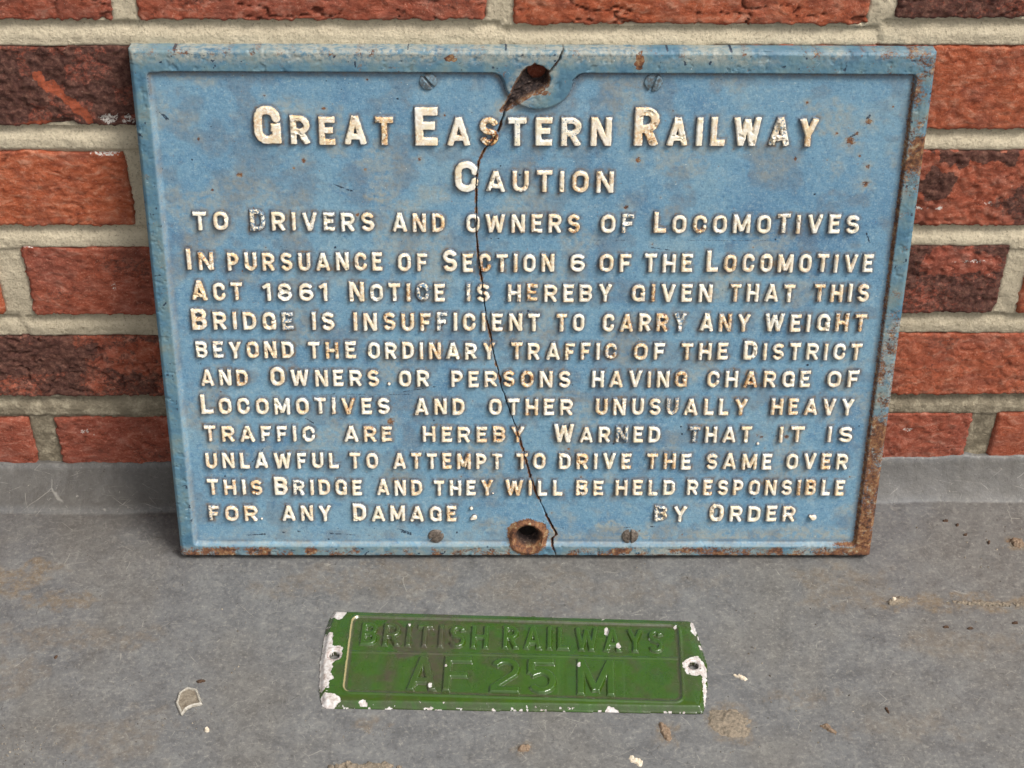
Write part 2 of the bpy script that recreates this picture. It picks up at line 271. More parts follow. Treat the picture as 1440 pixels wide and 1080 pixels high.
def mat_mortar():
    s = NT('sandy_mortar')
    c = s.mix(s.noise(0.03, 4, 0.6), (212, 197, 168), (228, 214, 186))
    n = s.noise(0.6, 5, 0.85)
    c = s.mix(s.mr(n, 0.52, 0.68, 0, 0.8), c, (124, 106, 82))
    c = s.mix(s.mr(n, 0.46, 0.3, 0, 0.6), c, (226, 214, 186))
    c = s.mix(s.math('MULTIPLY', s.attr('low'), s.mr(s.noise(0.1, 4, 0.7), 0.3, 0.6, 0.4, 0.9)), c, (116, 106, 88))
    c = s.mix(s.mr(s.noise(0.45, 3, 0.7, vec=s.vmap(loc=(9, 9, 9))), 0.68, 0.74, 0, 0.7), c, (112, 84, 66))
    h = s.math('ADD', s.noise(0.35, 4, 0.6), s.math('MULTIPLY', n, 0.8))
    return s.done(c, 0.95, s.bump(h, 1.8, 1.0), 0.15)

def mat_floor():
    s = NT('grey_floor_paint')
    n1 = s.noise(0.008, 4, 0.6, 0.3); n2 = s.noise(0.05, 10, 0.72); n3 = s.noise(0.35, 7, 0.78); bl = s.noise(0.14, 7, 0.7, 0.3, vec=s.vmap(loc=(77, 8, 0)))
    c = s.ramp(n2, [(0.34, (90, 90, 90)), (0.46, (102, 102, 102)), (0.56, (109, 109, 108)), (0.68, (121, 121, 118))])
    c = s.mix(s.mr(n1, 0.42, 0.62, 0, 0.4), c, s.mix(s.noise(0.08, 4), (100, 94, 85), (114, 108, 98)))
    c = s.mix(s.math('MULTIPLY', s.attr('brown'), s.mr(s.noise(0.12, 7, 0.78), 0.36, 0.60)), c, s.mix(s.noise(0.3, 3), (98, 86, 70), (134, 118, 98)))
    c = s.mix(s.mr(n3, 0.52, 0.66, 0, 0.6), c, (70, 68, 66))
    c = s.mix(s.mr(n3, 0.47, 0.36, 0, 0.55), c, (152, 148, 139))
    c = s.mix(s.mr(bl, 0.54, 0.64, 0, 0.35), c, (82, 81, 80)); c = s.mix(s.mr(bl, 0.46, 0.37, 0, 0.35), c, (140, 137, 130))
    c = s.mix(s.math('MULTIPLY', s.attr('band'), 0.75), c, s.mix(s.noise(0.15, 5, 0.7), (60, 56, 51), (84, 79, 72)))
    for sc, rot, w_, keep, st, a, col in [(0.03, 0.25, 0.008, 0.54, 2.5, 0.65, (168, 163, 152)), (0.045, -0.5, 0.009, 0.57, 2.2, 0.55, (162, 158, 148)),
                                          (0.022, 1.1, 0.0055, 0.55, 2.0, 0.6, (172, 167, 156)), (0.04, -1.2, 0.010, 0.52, 2.0, 0.6, (62, 58, 53)), (0.09, 0.7, 0.02, 0.60, 2.0, 0.55, (164, 159, 148)),
                                          (0.012, 0.08, 0.0035, 0.50, 6.0, 0.45, (160, 156, 146))]:
        c = s.mix(s.math('MULTIPLY', s.scratches(sc, rot, w_, keep, st), a), c, col)
    sp = s.mr(s.noise(0.3, 3, 0.6, vec=s.vmap(loc=(9, 37, 3))), 0.70, 0.735)
    c = s.mix(s.math('MULTIPLY', sp, 0.75), c, (54, 46, 40))
    sw = s.mr(s.noise(0.34, 4, 0.65, vec=s.vmap(loc=(2, 137, 3))), 0.70, 0.74)
    c = s.mix(s.math('MULTIPLY', sw, 0.75), c, (178, 168, 150))
    h = s.math('ADD', s.math('MULTIPLY', bl, 0.8), s.math('MULTIPLY', n3, 0.5))
    return s.done(c, s.mr(n2, 0.35, 0.6, 0.38, 0.55), s.bump(h, 1.0, 0.7), 0.45)

def mat_green():
    s = NT('gloss_green_paint')
    n = s.noise(0.05, 4, 0.6); f = s.noise(0.8, 4, 0.7)
    c = s.mix(n, (38, 68, 5), (56, 90, 8))
    c = s.mix(s.mr(f, 0.5, 0.75, 0, 0.5), c, (32, 56, 10))
    g = s.math('MULTIPLY', s.attr('grime_shade'), s.mr(s.noise(0.3, 5, 0.7), 0.3, 0.6, 0.45, 1.0))
    c = s.mix(g, c, s.mix(s.noise(0.4, 3), (42, 38, 26), (78, 72, 48)))
    tn = s.mr(s.math('ADD', s.attr('tan'), s.math('MULTIPLY', s.math('SUBTRACT', f, 0.5), 0.8)), 0.5, 0.7)
    c = s.mix(tn, c, (150, 136, 96))
    sc = s.scratches(0.1, 0.2, 0.012, 0.56, 3.0)
    c = s.mix(s.math('MULTIPLY', sc, 0.4), c, (110, 140, 84))
    wm = s.mr(s.math('ADD', s.attr('white'), s.math('MULTIPLY', s.math('SUBTRACT', s.noise(0.45, 6, 0.8), 0.5), 1.3)), 0.47, 0.53)
    wc = s.ramp(s.noise(0.35, 5, 0.7), [(0.3, (140, 122, 112)), (0.45, (186, 176, 170)), (0.6, (212, 208, 204))])
    c = s.mix(wm, c, wc)
    ru = s.mr(s.math('ADD', s.attr('rust'), s.math('MULTIPLY', s.math('SUBTRACT', f, 0.5), 0.8)), 0.45, 0.75)
    c = s.mix(ru, c, (140, 92, 72))
    h = s.math('ADD', s.math('MULTIPLY', s.noise(0.4, 4, 0.6), 0.5), s.math('MULTIPLY', wm, -0.35))
    return s.done(c, s.math('ADD', s.mr(wm, 0, 1, 0.15, 0.6), s.math('MULTIPLY', g, 0.25)), s.bump(h, 0.45, 0.8), 0.6, Coat_Weight=0.8, Coat_Roughness=0.06)

def mat_plain(name, a, b, scale=0.6, rough=0.8, bumpd=0.5, spec=0.3):
    s = NT(name); n = s.noise(scale, 5, 0.75)
    return s.done(s.mix(s.mr(n, 0.35, 0.65), a, b), rough, s.bump(n, bumpd, 1.0), spec)
BLUE, CREAM, BRICK, MORTAR, FLOOR, GREEN = mat_blue(), mat_cream(), mat_brick(), mat_mortar(), mat_floor(), mat_green()
IRON = mat_plain('weathered_screw_steel', (62, 52, 46), (120, 108, 96), 0.5, 0.55, 0.3, 0.5)
IRONB = mat_plain('blue_smeared_screw_steel', (82, 78, 74), (112, 138, 152), 0.4, 0.55, 0.3, 0.5)
# ------------------------------------------------------------------ floor: grey painted step with the mortar fillet at the wall
def build_floor():
    ys = np.concatenate([np.arange(-700, -300, 12), np.arange(-300, -46, 2.0), np.arange(-46, 2.1, 1.0)])
    xs = np.concatenate([np.arange(-700, -390, 12), np.arange(-390, 400, 2.0), np.arange(400, 701, 12)])
    X, Y = np.meshgrid(xs, ys)
    k = np.clip((X + 330) / 700, 0, 1)
    wd = lerp(33, 23, k) + 5 * (fbm(X, 0 * X, 60, 5) - 0.5); hh = lerp(20, 24.5, k) + 3.4 * (fbm(X, 0 * X + 3, 14, 6, 4, .65) - 0.5)
    t = np.clip(-(Y + 1.0) / wd, 0, 1)
    cov = 1 - t
    Z = hh * (0.75 * cov + 0.25 * cov ** 3)
    Z = np.where(Y > -1, hh + 0.0 * Y, Z)
    Z += 1.6 * (fbm(X, Y, 90, 11) - 0.5) + 0.5 * (fbm(X, Y, 12, 12) - 0.5) + sst(0, .3, cov) * 1.6 * (fbm(X, Y * 1.5, 22, 13) - 0.5)
    Z -= 0.35 * np.exp(-((-Y - wd - 1.5) / 2.4) ** 2)
    band = sst(-0.05, 0.25, cov) * (1 - 0.1 * sst(-40, 330, X)) * sst(1.0, .86, cov)  # fillet and the floor beside it darkened in colour, standing in for shade
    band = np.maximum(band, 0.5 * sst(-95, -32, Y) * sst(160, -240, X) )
    br = np.zeros_like(X)
    for (x, y, rx, ry, a) in [(-335, -95, 26, 16, .9), (-305, -118, 30, 9, .8), (-300, -150, 50, 14, .45), (272, -122, 24, 8, .9), (325, -124, 45, 8, .9), (365, -68, 9, 7, 1.),
                              (240, -105, 40, 20, .5), (-85, -95, 60, 16, .4), (300, -160, 40, 12, .35), (-250, -235, 40, 22, .35), (143, -226, 20, 15, .7), (99, -234, 8, 12, .8), (-130, -105, 50, 14, .4),
                              (40, -110, 90, 18, .3), (190, -205, 22, 8, .45), (-92, -226, 12, 6, .6), (8, -246, 7, 5, .6), (255, -230, 40, 14, .3), (-330, -190, 30, 20, .4)]:
        br = np.maximum(br, a * blob(X, Y, x, y, rx, ry, int(abs(x) + 3 * abs(y)), 0.9))
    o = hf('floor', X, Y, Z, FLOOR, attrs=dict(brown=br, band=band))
    tag(o, 'grey painted concrete step with a sloping painted fillet at the foot of the brick wall', kind='structure')
build_floor()

# ------------------------------------------------------------------ the brick wall
wall = empty('brick_wall', 'red brick wall with cream mortar joints behind the leaning blue sign', 'wall', (0, 0, 0))
# x0, x1, z0, z1 (mm from the datum), tone, burn, crease strength, seed
BRICKS = [
 (-449, -237, 7, 68, .25, .0, 1.0, 1), (-224.3, -13.9, 7, 68, .3, .05, 1.3, 2), (0.1, 215.3, 4.5, 68, .85, .05, 1.3, 3), (229.4, 444, 9, 68, .1, .62, 1.0, 4),
 (-329, -119, -66.8, -8, .1, .80, .5, 5), (-105, 105, -68, -8, .4, .1, .6, 6), (119, 331, -69.5, -7, .85, .0, .4, 7), (345, 557, -69.5, -7, .4, .1, .6, 8), (-557, -343, -67, -8, .4, .3, .6, 9),
 (-462, -243, -143.7, -84, 1.0, .0, .55, 10), (-229, -13, -143.5, -84, .5, .1, .6, 11), (1, 217, -143.5, -83, .5, .1, .6, 12), (231, 450, -143.7, -82, .35, .36, .5, 13),
 (-557, -340, -217.8, -158, .9, .0, .5, 14), (-323.2, -119, -217.8, -158, .2, .03, .45, 15), (-105, 105, -217.8, -158, .4, .1, .6, 16), (119, 334.5, -217, -157, .1, .50, .5, 17), (347, 557, -218, -158, .9, .0, .5, 18),
 (-449, -238, -291, -233.4, .35, .46, 1.3, 19), (-224, -13, -291, -233, .5, .1, .6, 20), (1, 217, -291, -233, .5, .1, .6, 21), (231, 449, -291.4, -232.5, .6, .05, .5, 22),
 (-557, -341, -368, -309.5, .15, .0, .5, 23), (-325.8, -119, -368, -309.5, .12, .05, .5, 24), (-105, 105, -368, -309, .4, .1, .5, 25), (119, 337, -366, -306, .2, .05, .5, 26), (352, 557, -366, -305, .6, .0, .5, 27),
 (-340, -120, 83, 142, .4, .1, .8, 28), (-106, 104, 83, 142, .5, .1, .8, 29), (118, 336, 83, 142, .4, .1, .8, 30),
]
def build_brick(x0, x1, z0, z1, tone, burn, cr, sd):
    hid = (x0 > -240 and x1 < 240 and z1 < 0) or z0 > 70 or x0 > 340 or x1 < -335
    X, Z = grid(x0 - 3, x1 + 3, z0 - 3, z1 + 3, 3.0 if hid else 1.15)
    R = np.random.RandomState(sd)
    nA = fbm(X, Z, 28, 100 + sd, 5, 0.55); nB = fbm(X, Z, 6, 140 + sd, 4, 0.6)
    s = sdbox(X, Z, (x0 + x1) / 2, (z0 + z1) / 2, (x1 - x0) / 2, (z1 - z0) / 2, 3.4) + 3.4 * (fbm(X, Z, 4, 145 + sd, 3, .6) - 0.5) + 2.6 * (nB - 0.5) + 2.4 * (nA - 0.5)
    ang = R.uniform(-0.35, 0.35) + (0.25 if sd in (2, 19) else 0)
    u = X * math.cos(ang) + Z * math.sin(ang); v = -X * math.sin(ang) + Z * math.cos(ang)
    wv = v + 16 * (fbm(u, v, 40, 180 + sd) - 0.5) + 6 * (fbm(u, v, 12, 190 + sd) - 0.5)
    rid = np.abs(fbm(u * 0.35, wv, 9, 200 + sd, 2) - 0.5)
    crease = (1 - sst(0.0, 0.035, rid)) * sst(0.38, 0.55, fbm(X, Z, 30, 220 + sd)) * min(1, cr + .2)
    H = 0.6 + 2.2 * (nA - 0.5) + (1.5 + 2.4 * burn) * (nB - 0.5) - 1.9 * crease * cr + .9 * (fbm(X, Z, 3, 240 + sd, 2) - .5)
    if burn > 0.3: H += 1.7 * (fbm(X, Z, 3.2, 260 + sd, 3) - 0.5)
    if sd in (2, 3): H += 1.4 * (fbm(u * 0.3, wv, 7, 270 + sd, 3) - 0.5)
    B = burn + 1.3 * (fbm(X, Z * 1.3, 38, 300 + sd) - 0.5) * (1 if burn > 0 else 0)
    streak = 0 * X; fleck = 0 * X
    if sd == 5:                                           # very dark brick with one orange streak and a hollow at its foot
        B = np.full_like(X, .95) - 0.35 * (fbm(X, Z, 14, 77) > .62)
        for (ax, az, bx, bz, r) in [(-283, -36, -262, -60, 3.4), (-290, -30, -285, -38, 3.0), (-300, -66, -289, -64, 3)]:
            t = np.clip(((X - ax) * (bx - ax) + (Z - az) * (bz - az)) / ((bx - ax) ** 2 + (bz - az) ** 2), 0, 1)
            d = np.hypot(X - ax - t * (bx - ax), Z - az - t * (bz - az)) + 2.5 * (fbm(X, Z, 4, 79) - .5) * 2
            streak = np.maximum(streak, 1 - sst(r * .6, r * 1.2, d))
        H -= 3.5 * blob(X, Z, -279, -67, 11, 8, 81, .25)
        fleck = np.maximum(blob(X, Z, -250, -60, 5.5, 4, 82, .6), .8 * blob(X, Z, -238, -60, 5, 3, 83, .6))
        fleck = np.maximum(fleck, .9 * blob(X, Z, -297, -66, 3, 1.5, 84, .6))
    if sd == 10: fleck = np.maximum(fleck, .95 * blob(X, Z, -256, -85.5, 9, 2.6, 85, .6))
    if sd == 13:
        B = .15 + 1.0 * blob(X, Z, 275, -108, 16, 14, 86, .9) + .9 * blob(X, Z, 300, -88, 30, 7, 87, .8) + .6 * blob(X, Z, 335, -118, 22, 20, 88, .8)
        fleck = np.maximum(blob(X, Z, 266, -128, 8, 1.4, 89, .6), blob(X, Z, 280, -127.5, 2.5, 1.5, 90, .5)); fleck = np.maximum(fleck, .9 * blob(X, Z, 312, -124, 3, 1.5, 91, .5))
    if sd == 17:
        B = .65 + .9 * (fbm(X, Z, 26, 317) - 0.5); B -= .55 * blob(X, Z, 305, -172, 25, 12, 92, .8)
        fleck = np.maximum(.8 * blob(X, Z, 243, -186, 2, 2, 93, .4), .75 * blob(X, Z, 308, -171, 12, 1.5, 94, .8))
    if sd == 19: B = .55 + .6 * sst(-230, -330, X) * 0.4 + 1.1 * (fbm(X, Z, 26, 319) - 0.5) + .5 * blob(X, Z, -330, -255, 40, 16, 95, .7) - .5 * blob(X, Z, -258, -258, 22, 18, 96, .7)
    if sd == 4: B = .75 + .8 * (fbm(X, Z, 22, 304) - 0.5)
    if sd == 15: fleck = np.maximum(.7 * blob(X, Z, -318, -158.5, 8, 1.4, 97, .5), .6 * blob(X, Z, -265, -192, 2, 4, 98, .5))
    if sd in (26, 24): fleck = np.maximum(.8 * blob(X, Z, 291 if sd == 26 else -305, -323, 5, 2, 99, .6), .6 * blob(X, Z, -298, -327, 2, 1, 66, .6))
    k = sst(-2.2, 1.2, s)
    H = H * (1 - k) - 8.5 * k
    smear = 0.42 * sst(-4.5, -0.3, s) + (0.25 * sst(-330, -366, Z) if z0 < -300 else 0)
    o = hf('brick', X, Z, H, BRICK, wall, attrs=dict(tone=np.clip(tone + .5 * (nA - .5), 0, 1), burn=B, crease=crease, streak=streak, fleck=fleck, smear=smear),
       loc=((x0 + x1) / 2, (z0 + z1) / 2), axis='y')
    o.location.z += GZ * MM
for b in BRICKS: build_brick(*b)

def build_mortar():
    xs = np.concatenate([np.arange(-560, -350, 6), np.arange(-350, 360, 1.7), np.arange(360, 566, 6)])
    zs = np.concatenate([np.arange(-372, 26, 1.5), np.arange(28, 146, 4)])
    X, Z = np.meshgrid(xs, zs)
    s = np.full_like(X, 1e3); tz = np.zeros_like(X)
    for b in BRICKS:
        d = sdbox(X, Z, (b[0] + b[1]) / 2, (b[2] + b[3]) / 2, (b[1] - b[0]) / 2, (b[3] - b[2]) / 2)
        s = np.minimum(s, d)
        # how far down the joint below this brick: weather-struck beds recede at the top
        under = (X > b[0] - 6) & (X < b[1] + 6) & (Z < b[2] + 1) & (Z > b[2] - 17)
        tz = np.where(under, np.clip((b[2] - Z) / 13, 0, 1), tz)
    H = -3.6 + 3.6 * sst(0.1, .8, tz)
    H = np.where(tz == 0, -1.4, H)
    H += 2.2 * (fbm(X, Z, 16, 401, 4) - 0.5) + 1.2 * (fbm(X, Z, 3.5, 402, 3, .6) - 0.5)
    H += -7.0 * sst(-1.0, -5.0, s)
    low = sst(-150, -330, Z)  # darker towards the foot: splash dirt and weaker skylight, both in the colour
    o = hf('mortar', X, Z, H, MORTAR, wall, attrs=dict(low=low), axis='y')
    o.location.z = GZ * MM
build_mortar()

# ------------------------------------------------------------------ lettering: each letter a small cast relief
def arc(cx, cy, rx, ry, a0, a1, n=7):
    return [(cx + rx * math.cos(math.radians(lerp(a0, a1, i / (n - 1)))), cy + ry * math.sin(math.radians(lerp(a0, a1, i / (n - 1))))) for i in range(n)]
WID = dict(A=.80, B=.68, C=.68, D=.69, E=.58, F=.56, G=.70, H=.70, I=.22, L=.56, M=.86, N=.72, O=.70, P=.64, R=.70, S=.66, T=.64, U=.68, V=.76, W=1.04, Y=.74)
WID.update({'1': .36, '8': .66, '6': .66, '2': .68, '5': .66})
def glyph(ch, w, t):
    """strokes (polyline, closed) in a box w wide and 1 high; t = half the stroke"""
    l, r, b, p, c = t, w - t, t, 1 - t, w / 2
    ra = (r - l) / 2; rb = min(ra, .24)
    top = arc(c, p - rb, ra, rb, 180, 0, 9); bot = arc(c, b + rb, ra, rb, 360, 180, 9)
    if ch == 'A': return [([(t * .95, 0), (c, 1.0)], 0), ([(w - t * .95, 0), (c, 1.0)], 0), ([(w * .25, .28), (w * .75, .28)], 0)]
    if ch == 'B':
        m = .52; q = (p - m) / 2; z = (m - b) / 2
        return [([(l, 0), (l, 1)], 0), ([(l, p)] + arc(r - q, m + q, q * .95, q, 90, -90) + [(l, m)], 0), ([(l, m)] + arc(r - z * .9, b + z, z * .9, z, 90, -90) + [(l, b)], 0)]
    if ch == 'C': return [([(r, .66)] + top[::-1] + bot[::-1] + [(r, .34)], 0)]
    if ch == 'D':
        q = .27; return [([(l, 0), (l, 1)], 0), ([(l, p)] + arc(r - q, p - q, q, q, 90, 0, 6) + arc(r - q, b + q, q, q, 0, -90, 6) + [(l, b)], 0)]
    if ch == 'E': return [([(l, 0), (l, 1)], 0), ([(0, p), (w, p)], 0), ([(0, .52), (w * .88, .52)], 0), ([(0, b), (w, b)], 0)]
    if ch == 'F': return [([(l, 0), (l, 1)], 0), ([(0, p), (w, p)], 0), ([(0, .48), (w * .86, .48)], 0)]
    if ch == 'G': return [([(r, .70)] + top[::-1] + bot[::-1] + [(r, .44)], 0), ([(w * .62, .44), (w, .44)], 0), ([(r, 0.02), (r, .5)], 0)]
    if ch == 'H': return [([(l, 0), (l, 1)], 0), ([(r, 0), (r, 1)], 0), ([(l, .5), (r, .5)], 0)]
    if ch == 'I': return [([(c, 0), (c, 1)], 0)]
    if ch == 'L': return [([(l, 0), (l, 1)], 0), ([(0, b), (w, b)], 0)]
    if ch == 'M': return [([(l, 0), (l, 1)], 0), ([(r, 0), (r, 1)], 0), ([(l, 1), (c, .12)], 0), ([(r, 1), (c, .12)], 0)]
    if ch == 'N': return [([(l, 0), (l, 1)], 0), ([(r, 0), (r, 1)], 0), ([(l, 1), (r, 0)], 0)]
    if ch == 'O': return [(top[::-1] + bot[::-1], 1)]
    if ch == 'P': q = .24; return [([(l, 0), (l, 1)], 0), ([(l, p)] + arc(r - q, p - q, q, q, 90, -90, 9) + [(l, p - 2 * q)], 0)]
    if ch == 'R': q = .225; return [([(l, 0), (l, 1)], 0), ([(l, p)] + arc(r - q, p - q, q, q, 90, -90, 9) + [(l, p - 2 * q)], 0), ([(c, p - 2 * q), (w - t * .9, 0)], 0)]
    if ch == 'S': q = (p - .5) / 2; z = (.5 - b) / 2; return [(arc(c, p - q, ra, q, 12, 270, 12) + arc(c, b + z, ra, z, 90, -168, 12)[1:], 0)]
    if ch == 'T': return [([(c, 0), (c, 1)], 0), ([(0, p), (w, p)], 0)]
    if ch == 'U': return [([(r, 1)] + bot + [(l, 1)], 0)]
    if ch == 'V': return [([(t * .95, 1), (c, 0)], 0), ([(w - t * .95, 1), (c, 0)], 0)]
    if ch == 'W': return [([(t, 1), (w * .29, 0)], 0), ([(w * .29, 0), (c, .92)], 0), ([(c, .92), (w * .71, 0)], 0), ([(w - t, 1), (w * .71, 0)], 0)]
    if ch == 'Y': return [([(t * .95, 1), (c, .42)], 0), ([(w - t * .95, 1), (c, .42)], 0), ([(c, 0), (c, .48)], 0)]
    if ch == '1': return [([(w - t, 0), (w - t, 1)], 0), ([(0, .74), (w - t, .93)], 0)]
    if ch == '8': q = (p - .52) / 2; z = (.52 - b) / 2; return [(arc(c, .52 + q, ra * .88, q, 0, 360, 15)[:-1], 1), (arc(c, b + z, ra, z, 0, 360, 15)[:-1], 1)]
    if ch == '6': z = (.56 - b) / 2; return [(arc(c, b + z, ra, z, 0, 360, 15)[:-1], 1), ([(l, b + z), (l, .66)] + arc(c, p - .2, ra, .2, 180, 15, 8), 0)]
    if ch == '2': return [(arc(c, p - .22, ra, .22, 160, -20, 9) + [(r - .04, .55), (l, b + .06), (l + .02, b)], 0), ([(0, b), (w, b)], 0)]
    if ch == '5': z = .27; return [([(w * .92, p), (l, p), (l, .55)], 0), ([(l, .52)] + arc(c - .0, b + z, ra, z, 120, -150, 12), 0)]
def glyph_sdf(x, y, ch, w, t):
    s = np.full(x.shape, 9.0)
    for pts, closed in glyph(ch, w, t):
        n = len(pts); seg = n if closed else n - 1
        for i in range(seg):
            a = np.array(pts[i], float); b = np.array(pts[(i + 1) % n], float); e = b - a; L = math.hypot(*e)
            if L < 1e-6: continue
            e = e / L; al = (x - a[0]) * e[0] + (y - a[1]) * e[1]; pe = np.abs(-(x - a[0]) * e[1] + (y - a[1]) * e[0])
            ta = (not closed) and i == 0; tb = (not closed) and i == seg - 1
            ea = -al; eb = al - L
            oa = np.maximum(ea, 0) * (0 if ta else 1); ob = np.maximum(eb, 0) * (0 if tb else 1)
            d = np.hypot(pe, np.maximum(oa, ob)) - t
            if ta: d = np.maximum(d, ea)
            if tb: d = np.maximum(d, eb)
            s = np.minimum(s, d)
    return np.maximum(s, np.abs(y - .5) - .5)
def letter_field(ch, u0, v0, w, h, t, step, seed, rag):
    """grid in the plane with the letter's signed distance in mm"""
    pad = 1.0
    X, Y = grid(u0 - pad, u0 + w + pad, v0 - pad, v0 + h + pad, step)
    s = glyph_sdf((X - u0) / h, (Y - v0) / h, ch, w / h, t) * h
    s = s + rag * (fbm(X, Y, 1.8, 500 + seed % 97, 2) - 0.5)
    return X, Y, s
def layout(text, u0, u1, hs, hb, mixed, gap=.30):
    """(char, x, width, height) along the word"""
    hh = [hb if (mixed and i == 0) else hs for i in range(len(text))]
    ws = [WID[c] * h for c, h in zip(text, hh)]; g = gap * hs
    k = (u1 - u0) / (sum(ws) + g * (len(text) - 1))
    if len(text) == 1: k = (u1 - u0) / ws[0]
    x = u0; out = []
    for c, h, w in zip(text, hh, ws):
        out.append((c, x, w * k, h)); x += (w + g) * k
    return out

# ------------------------------------------------------------------ the blue cast iron sign
AL = math.radians(10.8268)
sign = empty('cast_iron_sign', 'large cracked blue cast iron notice with raised cream letters leaning on the wall', 'sign',
             (12.884 * MM, -81.77 * MM, (-371.095 + GZ + .9) * MM), (0, 0, 0))
Sx = Vector((math.cos(-.00508), math.sin(-.00508), 0)); Sy = Vector((0, math.sin(AL), math.cos(AL)))
Sz = Sx.cross(Sy).normalized(); Sy = Sz.cross(Sx).normalized()
sign.matrix_world = Matrix.Translation(sign.location) @ Matrix((Sx, Sy, Sz)).transposed().to_4x4()
DEPTH = 3.4
cv = np.array([c[1] for c in CRACK][::-1]); cu = np.array([c[0] for c in CRACK][::-1])
def crack_x(y): return np.interp(y, cv, cu) + .9 * (fbm(0 * y, y, 6, 600, 3) - .5) + .7 * (fbm(0 * y + 9, y, 1.9, 598, 2) - .5)
RS = np.random.RandomState(7)
LET = []                                       # every letter of the notice: ch, x, y, w, h
for (text, u0, u1, vb, hs, hb) in WORDS:
    for (c, x, w_, h) in layout(text.upper(), u0, u1, hs, hb, text != text.upper()):
        LET.append((c, x + RS.uniform(-.2, .2), vb + RS.uniform(-.25, .25), w_, h * RS.uniform(.98, 1.02)))
TOPH, BOTH = (2.2, 355.4), (0.8, 16.5)
CHIP = [(0.7, 363), (9.5, 359), (10.2, 350), (2, 344), (-5.0, 341.0), (-11.9, 335.0), (-17.6, 330.5), (-20.4, 331.5), (-18.2, 336.0), (-15.3, 341.7), (-11.8, 350.2), (-6.6, 359.2)]
def build_plate():
    W2, LH = 242.9, 371.4
    c0 = -12.0
    xs = np.concatenate([np.arange(-W2, c0 - 1.2, .62), c0 + np.array([-.9, -.45, -.2, 0, .2, .45, .9]), np.arange(c0 + 1.5, W2, .62), [W2]])
    ys = np.append(np.arange(0, LH, .62), LH)
    X, Y = np.meshgrid(xs, ys)
    cc = crack_x(ys)
    sh = (cc - c0)[:, None]; fall = np.clip(1 - np.abs(X - c0) / 150, 0, 1); X = X + sh * fall * fall * (3 - 2 * fall)
    dcr = X - cc[:, None]
    box = sdbox(X, Y, -.6, 183.4, 233.0, 174.2, 3)
    dl = np.hypot((X - 3.0) / 1.12, Y - 353)
    rec = smax(box, 18.3 - dl, 9)
    db = np.hypot(X - BOTH[0], Y - BOTH[1])
    rec = smax(rec, (10.5 - db), 5)
    wB = lerp(lerp(2.0, .6, sst(340, 350, Y)), 3.4, sst(-222, -228, X)); Z = -DEPTH * (1 - sst(0, 1, (rec + wB) / (wB + .2)))
    rim = sst(-1.2, 0.2, rec)
    # soft fillet at the foot of the step, rounded outer edge
    edge = -sdbox(X, Y, 0, LH / 2, W2, LH / 2, 2.0)
    Z -= 1.6 * (1 - sst(0, 2.2, edge + .5 * (fbm(X, Y, 7, 601) - .5)))
    Z -= 1.6 * (1 - sst(0, 1.8, Y))
    Z += .5 * (fbm(X, Y, 70, 602) - .5) + .22 * (fbm(X, Y, 7, 603) - .5) + .16 * (fbm(X, Y, 1.8, 604, 2) - .5) * (1 + 1.2 * rim)
    chips = sst(.66, .72, fbm(X, Y, 5, 605, 4, .6)) * rim
    Z -= .5 * chips
    # the crack, wide at the top and hair-fine below the middle
    wcr = np.interp(Y, [0, 20, 60, 200, 300, 330, 372], [.34, .50, .24, .22, .34, .70, .42])
    on = 1 - sst(.75, 1.25, np.abs(dcr) / (wcr))
    Z -= 4.0 * on * (np.abs(Y - 350) > 0)
    Z -= np.where(dcr > 0, .6, 0) * sst(372, 300, Y) * sst(0, 80, Y) * np.exp(-np.abs(dcr) / 14)
    # broken hole at the top
    ch = sdpoly(X, Y, CHIP) + 1.6 * (fbm(X, Y, 3.5, 606, 3) - .5)
    dt = np.hypot(X - TOPH[0], Y - TOPH[1])
    brk = 1 - sst(-2.6, .4, ch)
    fl = -(6.6 + 2.8 * sst(12, 2, dt) ) + 4.6 * (fbm(X, Y, 5, 607, 4, .6) - .5) - 2.2 * (1 - sst(0, 1.2, np.abs((Y - 348) - .42 * (X + 2) + 1.5 * (fbm(X, Y, 3, 608) - .5))))
    Z = lerp(Z, np.minimum(Z, fl), brk)
    hole = 1 - sst(5.6, 7.2, dt + .8 * (fbm(X, Y, 4, 609) - .5))
    Z = lerp(Z, -12.2, hole)
    # rusty countersunk hole at the foot
    dbn = db + 1.0 * (fbm(X, Y, 4, 610) - .5)
    Z += 1.2 * np.exp(-((dbn - 12.3) / 1.6) ** 2)
    Z -= 3.2 * (1 - sst(8.2, 11.6, dbn))
    Z = lerp(Z, -12.2 + .8 * (fbm(X, Y, 3, 611) - .5), 1 - sst(6.6, 8.4, dbn))
    Z += .7 * np.exp(-((dbn - 8.7) / .7) ** 2)
    # screws sit in shallow seats
    # ---- weathering fields, some with painted light and shade
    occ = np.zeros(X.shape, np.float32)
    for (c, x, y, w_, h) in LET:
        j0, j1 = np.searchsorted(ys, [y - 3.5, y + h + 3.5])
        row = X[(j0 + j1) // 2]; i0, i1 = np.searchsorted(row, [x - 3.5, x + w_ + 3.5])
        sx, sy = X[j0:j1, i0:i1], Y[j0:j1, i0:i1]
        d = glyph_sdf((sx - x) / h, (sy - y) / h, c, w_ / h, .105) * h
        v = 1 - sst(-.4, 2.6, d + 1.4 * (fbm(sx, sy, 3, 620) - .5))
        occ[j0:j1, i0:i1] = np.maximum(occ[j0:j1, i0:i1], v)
    grime_shade = .95 * occ + .35 * sst(.52, .68, fbm(X, Y, 16, 621)) * sst(0, -4, rec)
    grime_shade = np.maximum(grime_shade, .55 * np.exp(-((rec + 2.6) / 1.8) ** 2) * sst(.35, .6, fbm(X, Y, 20, 622)))
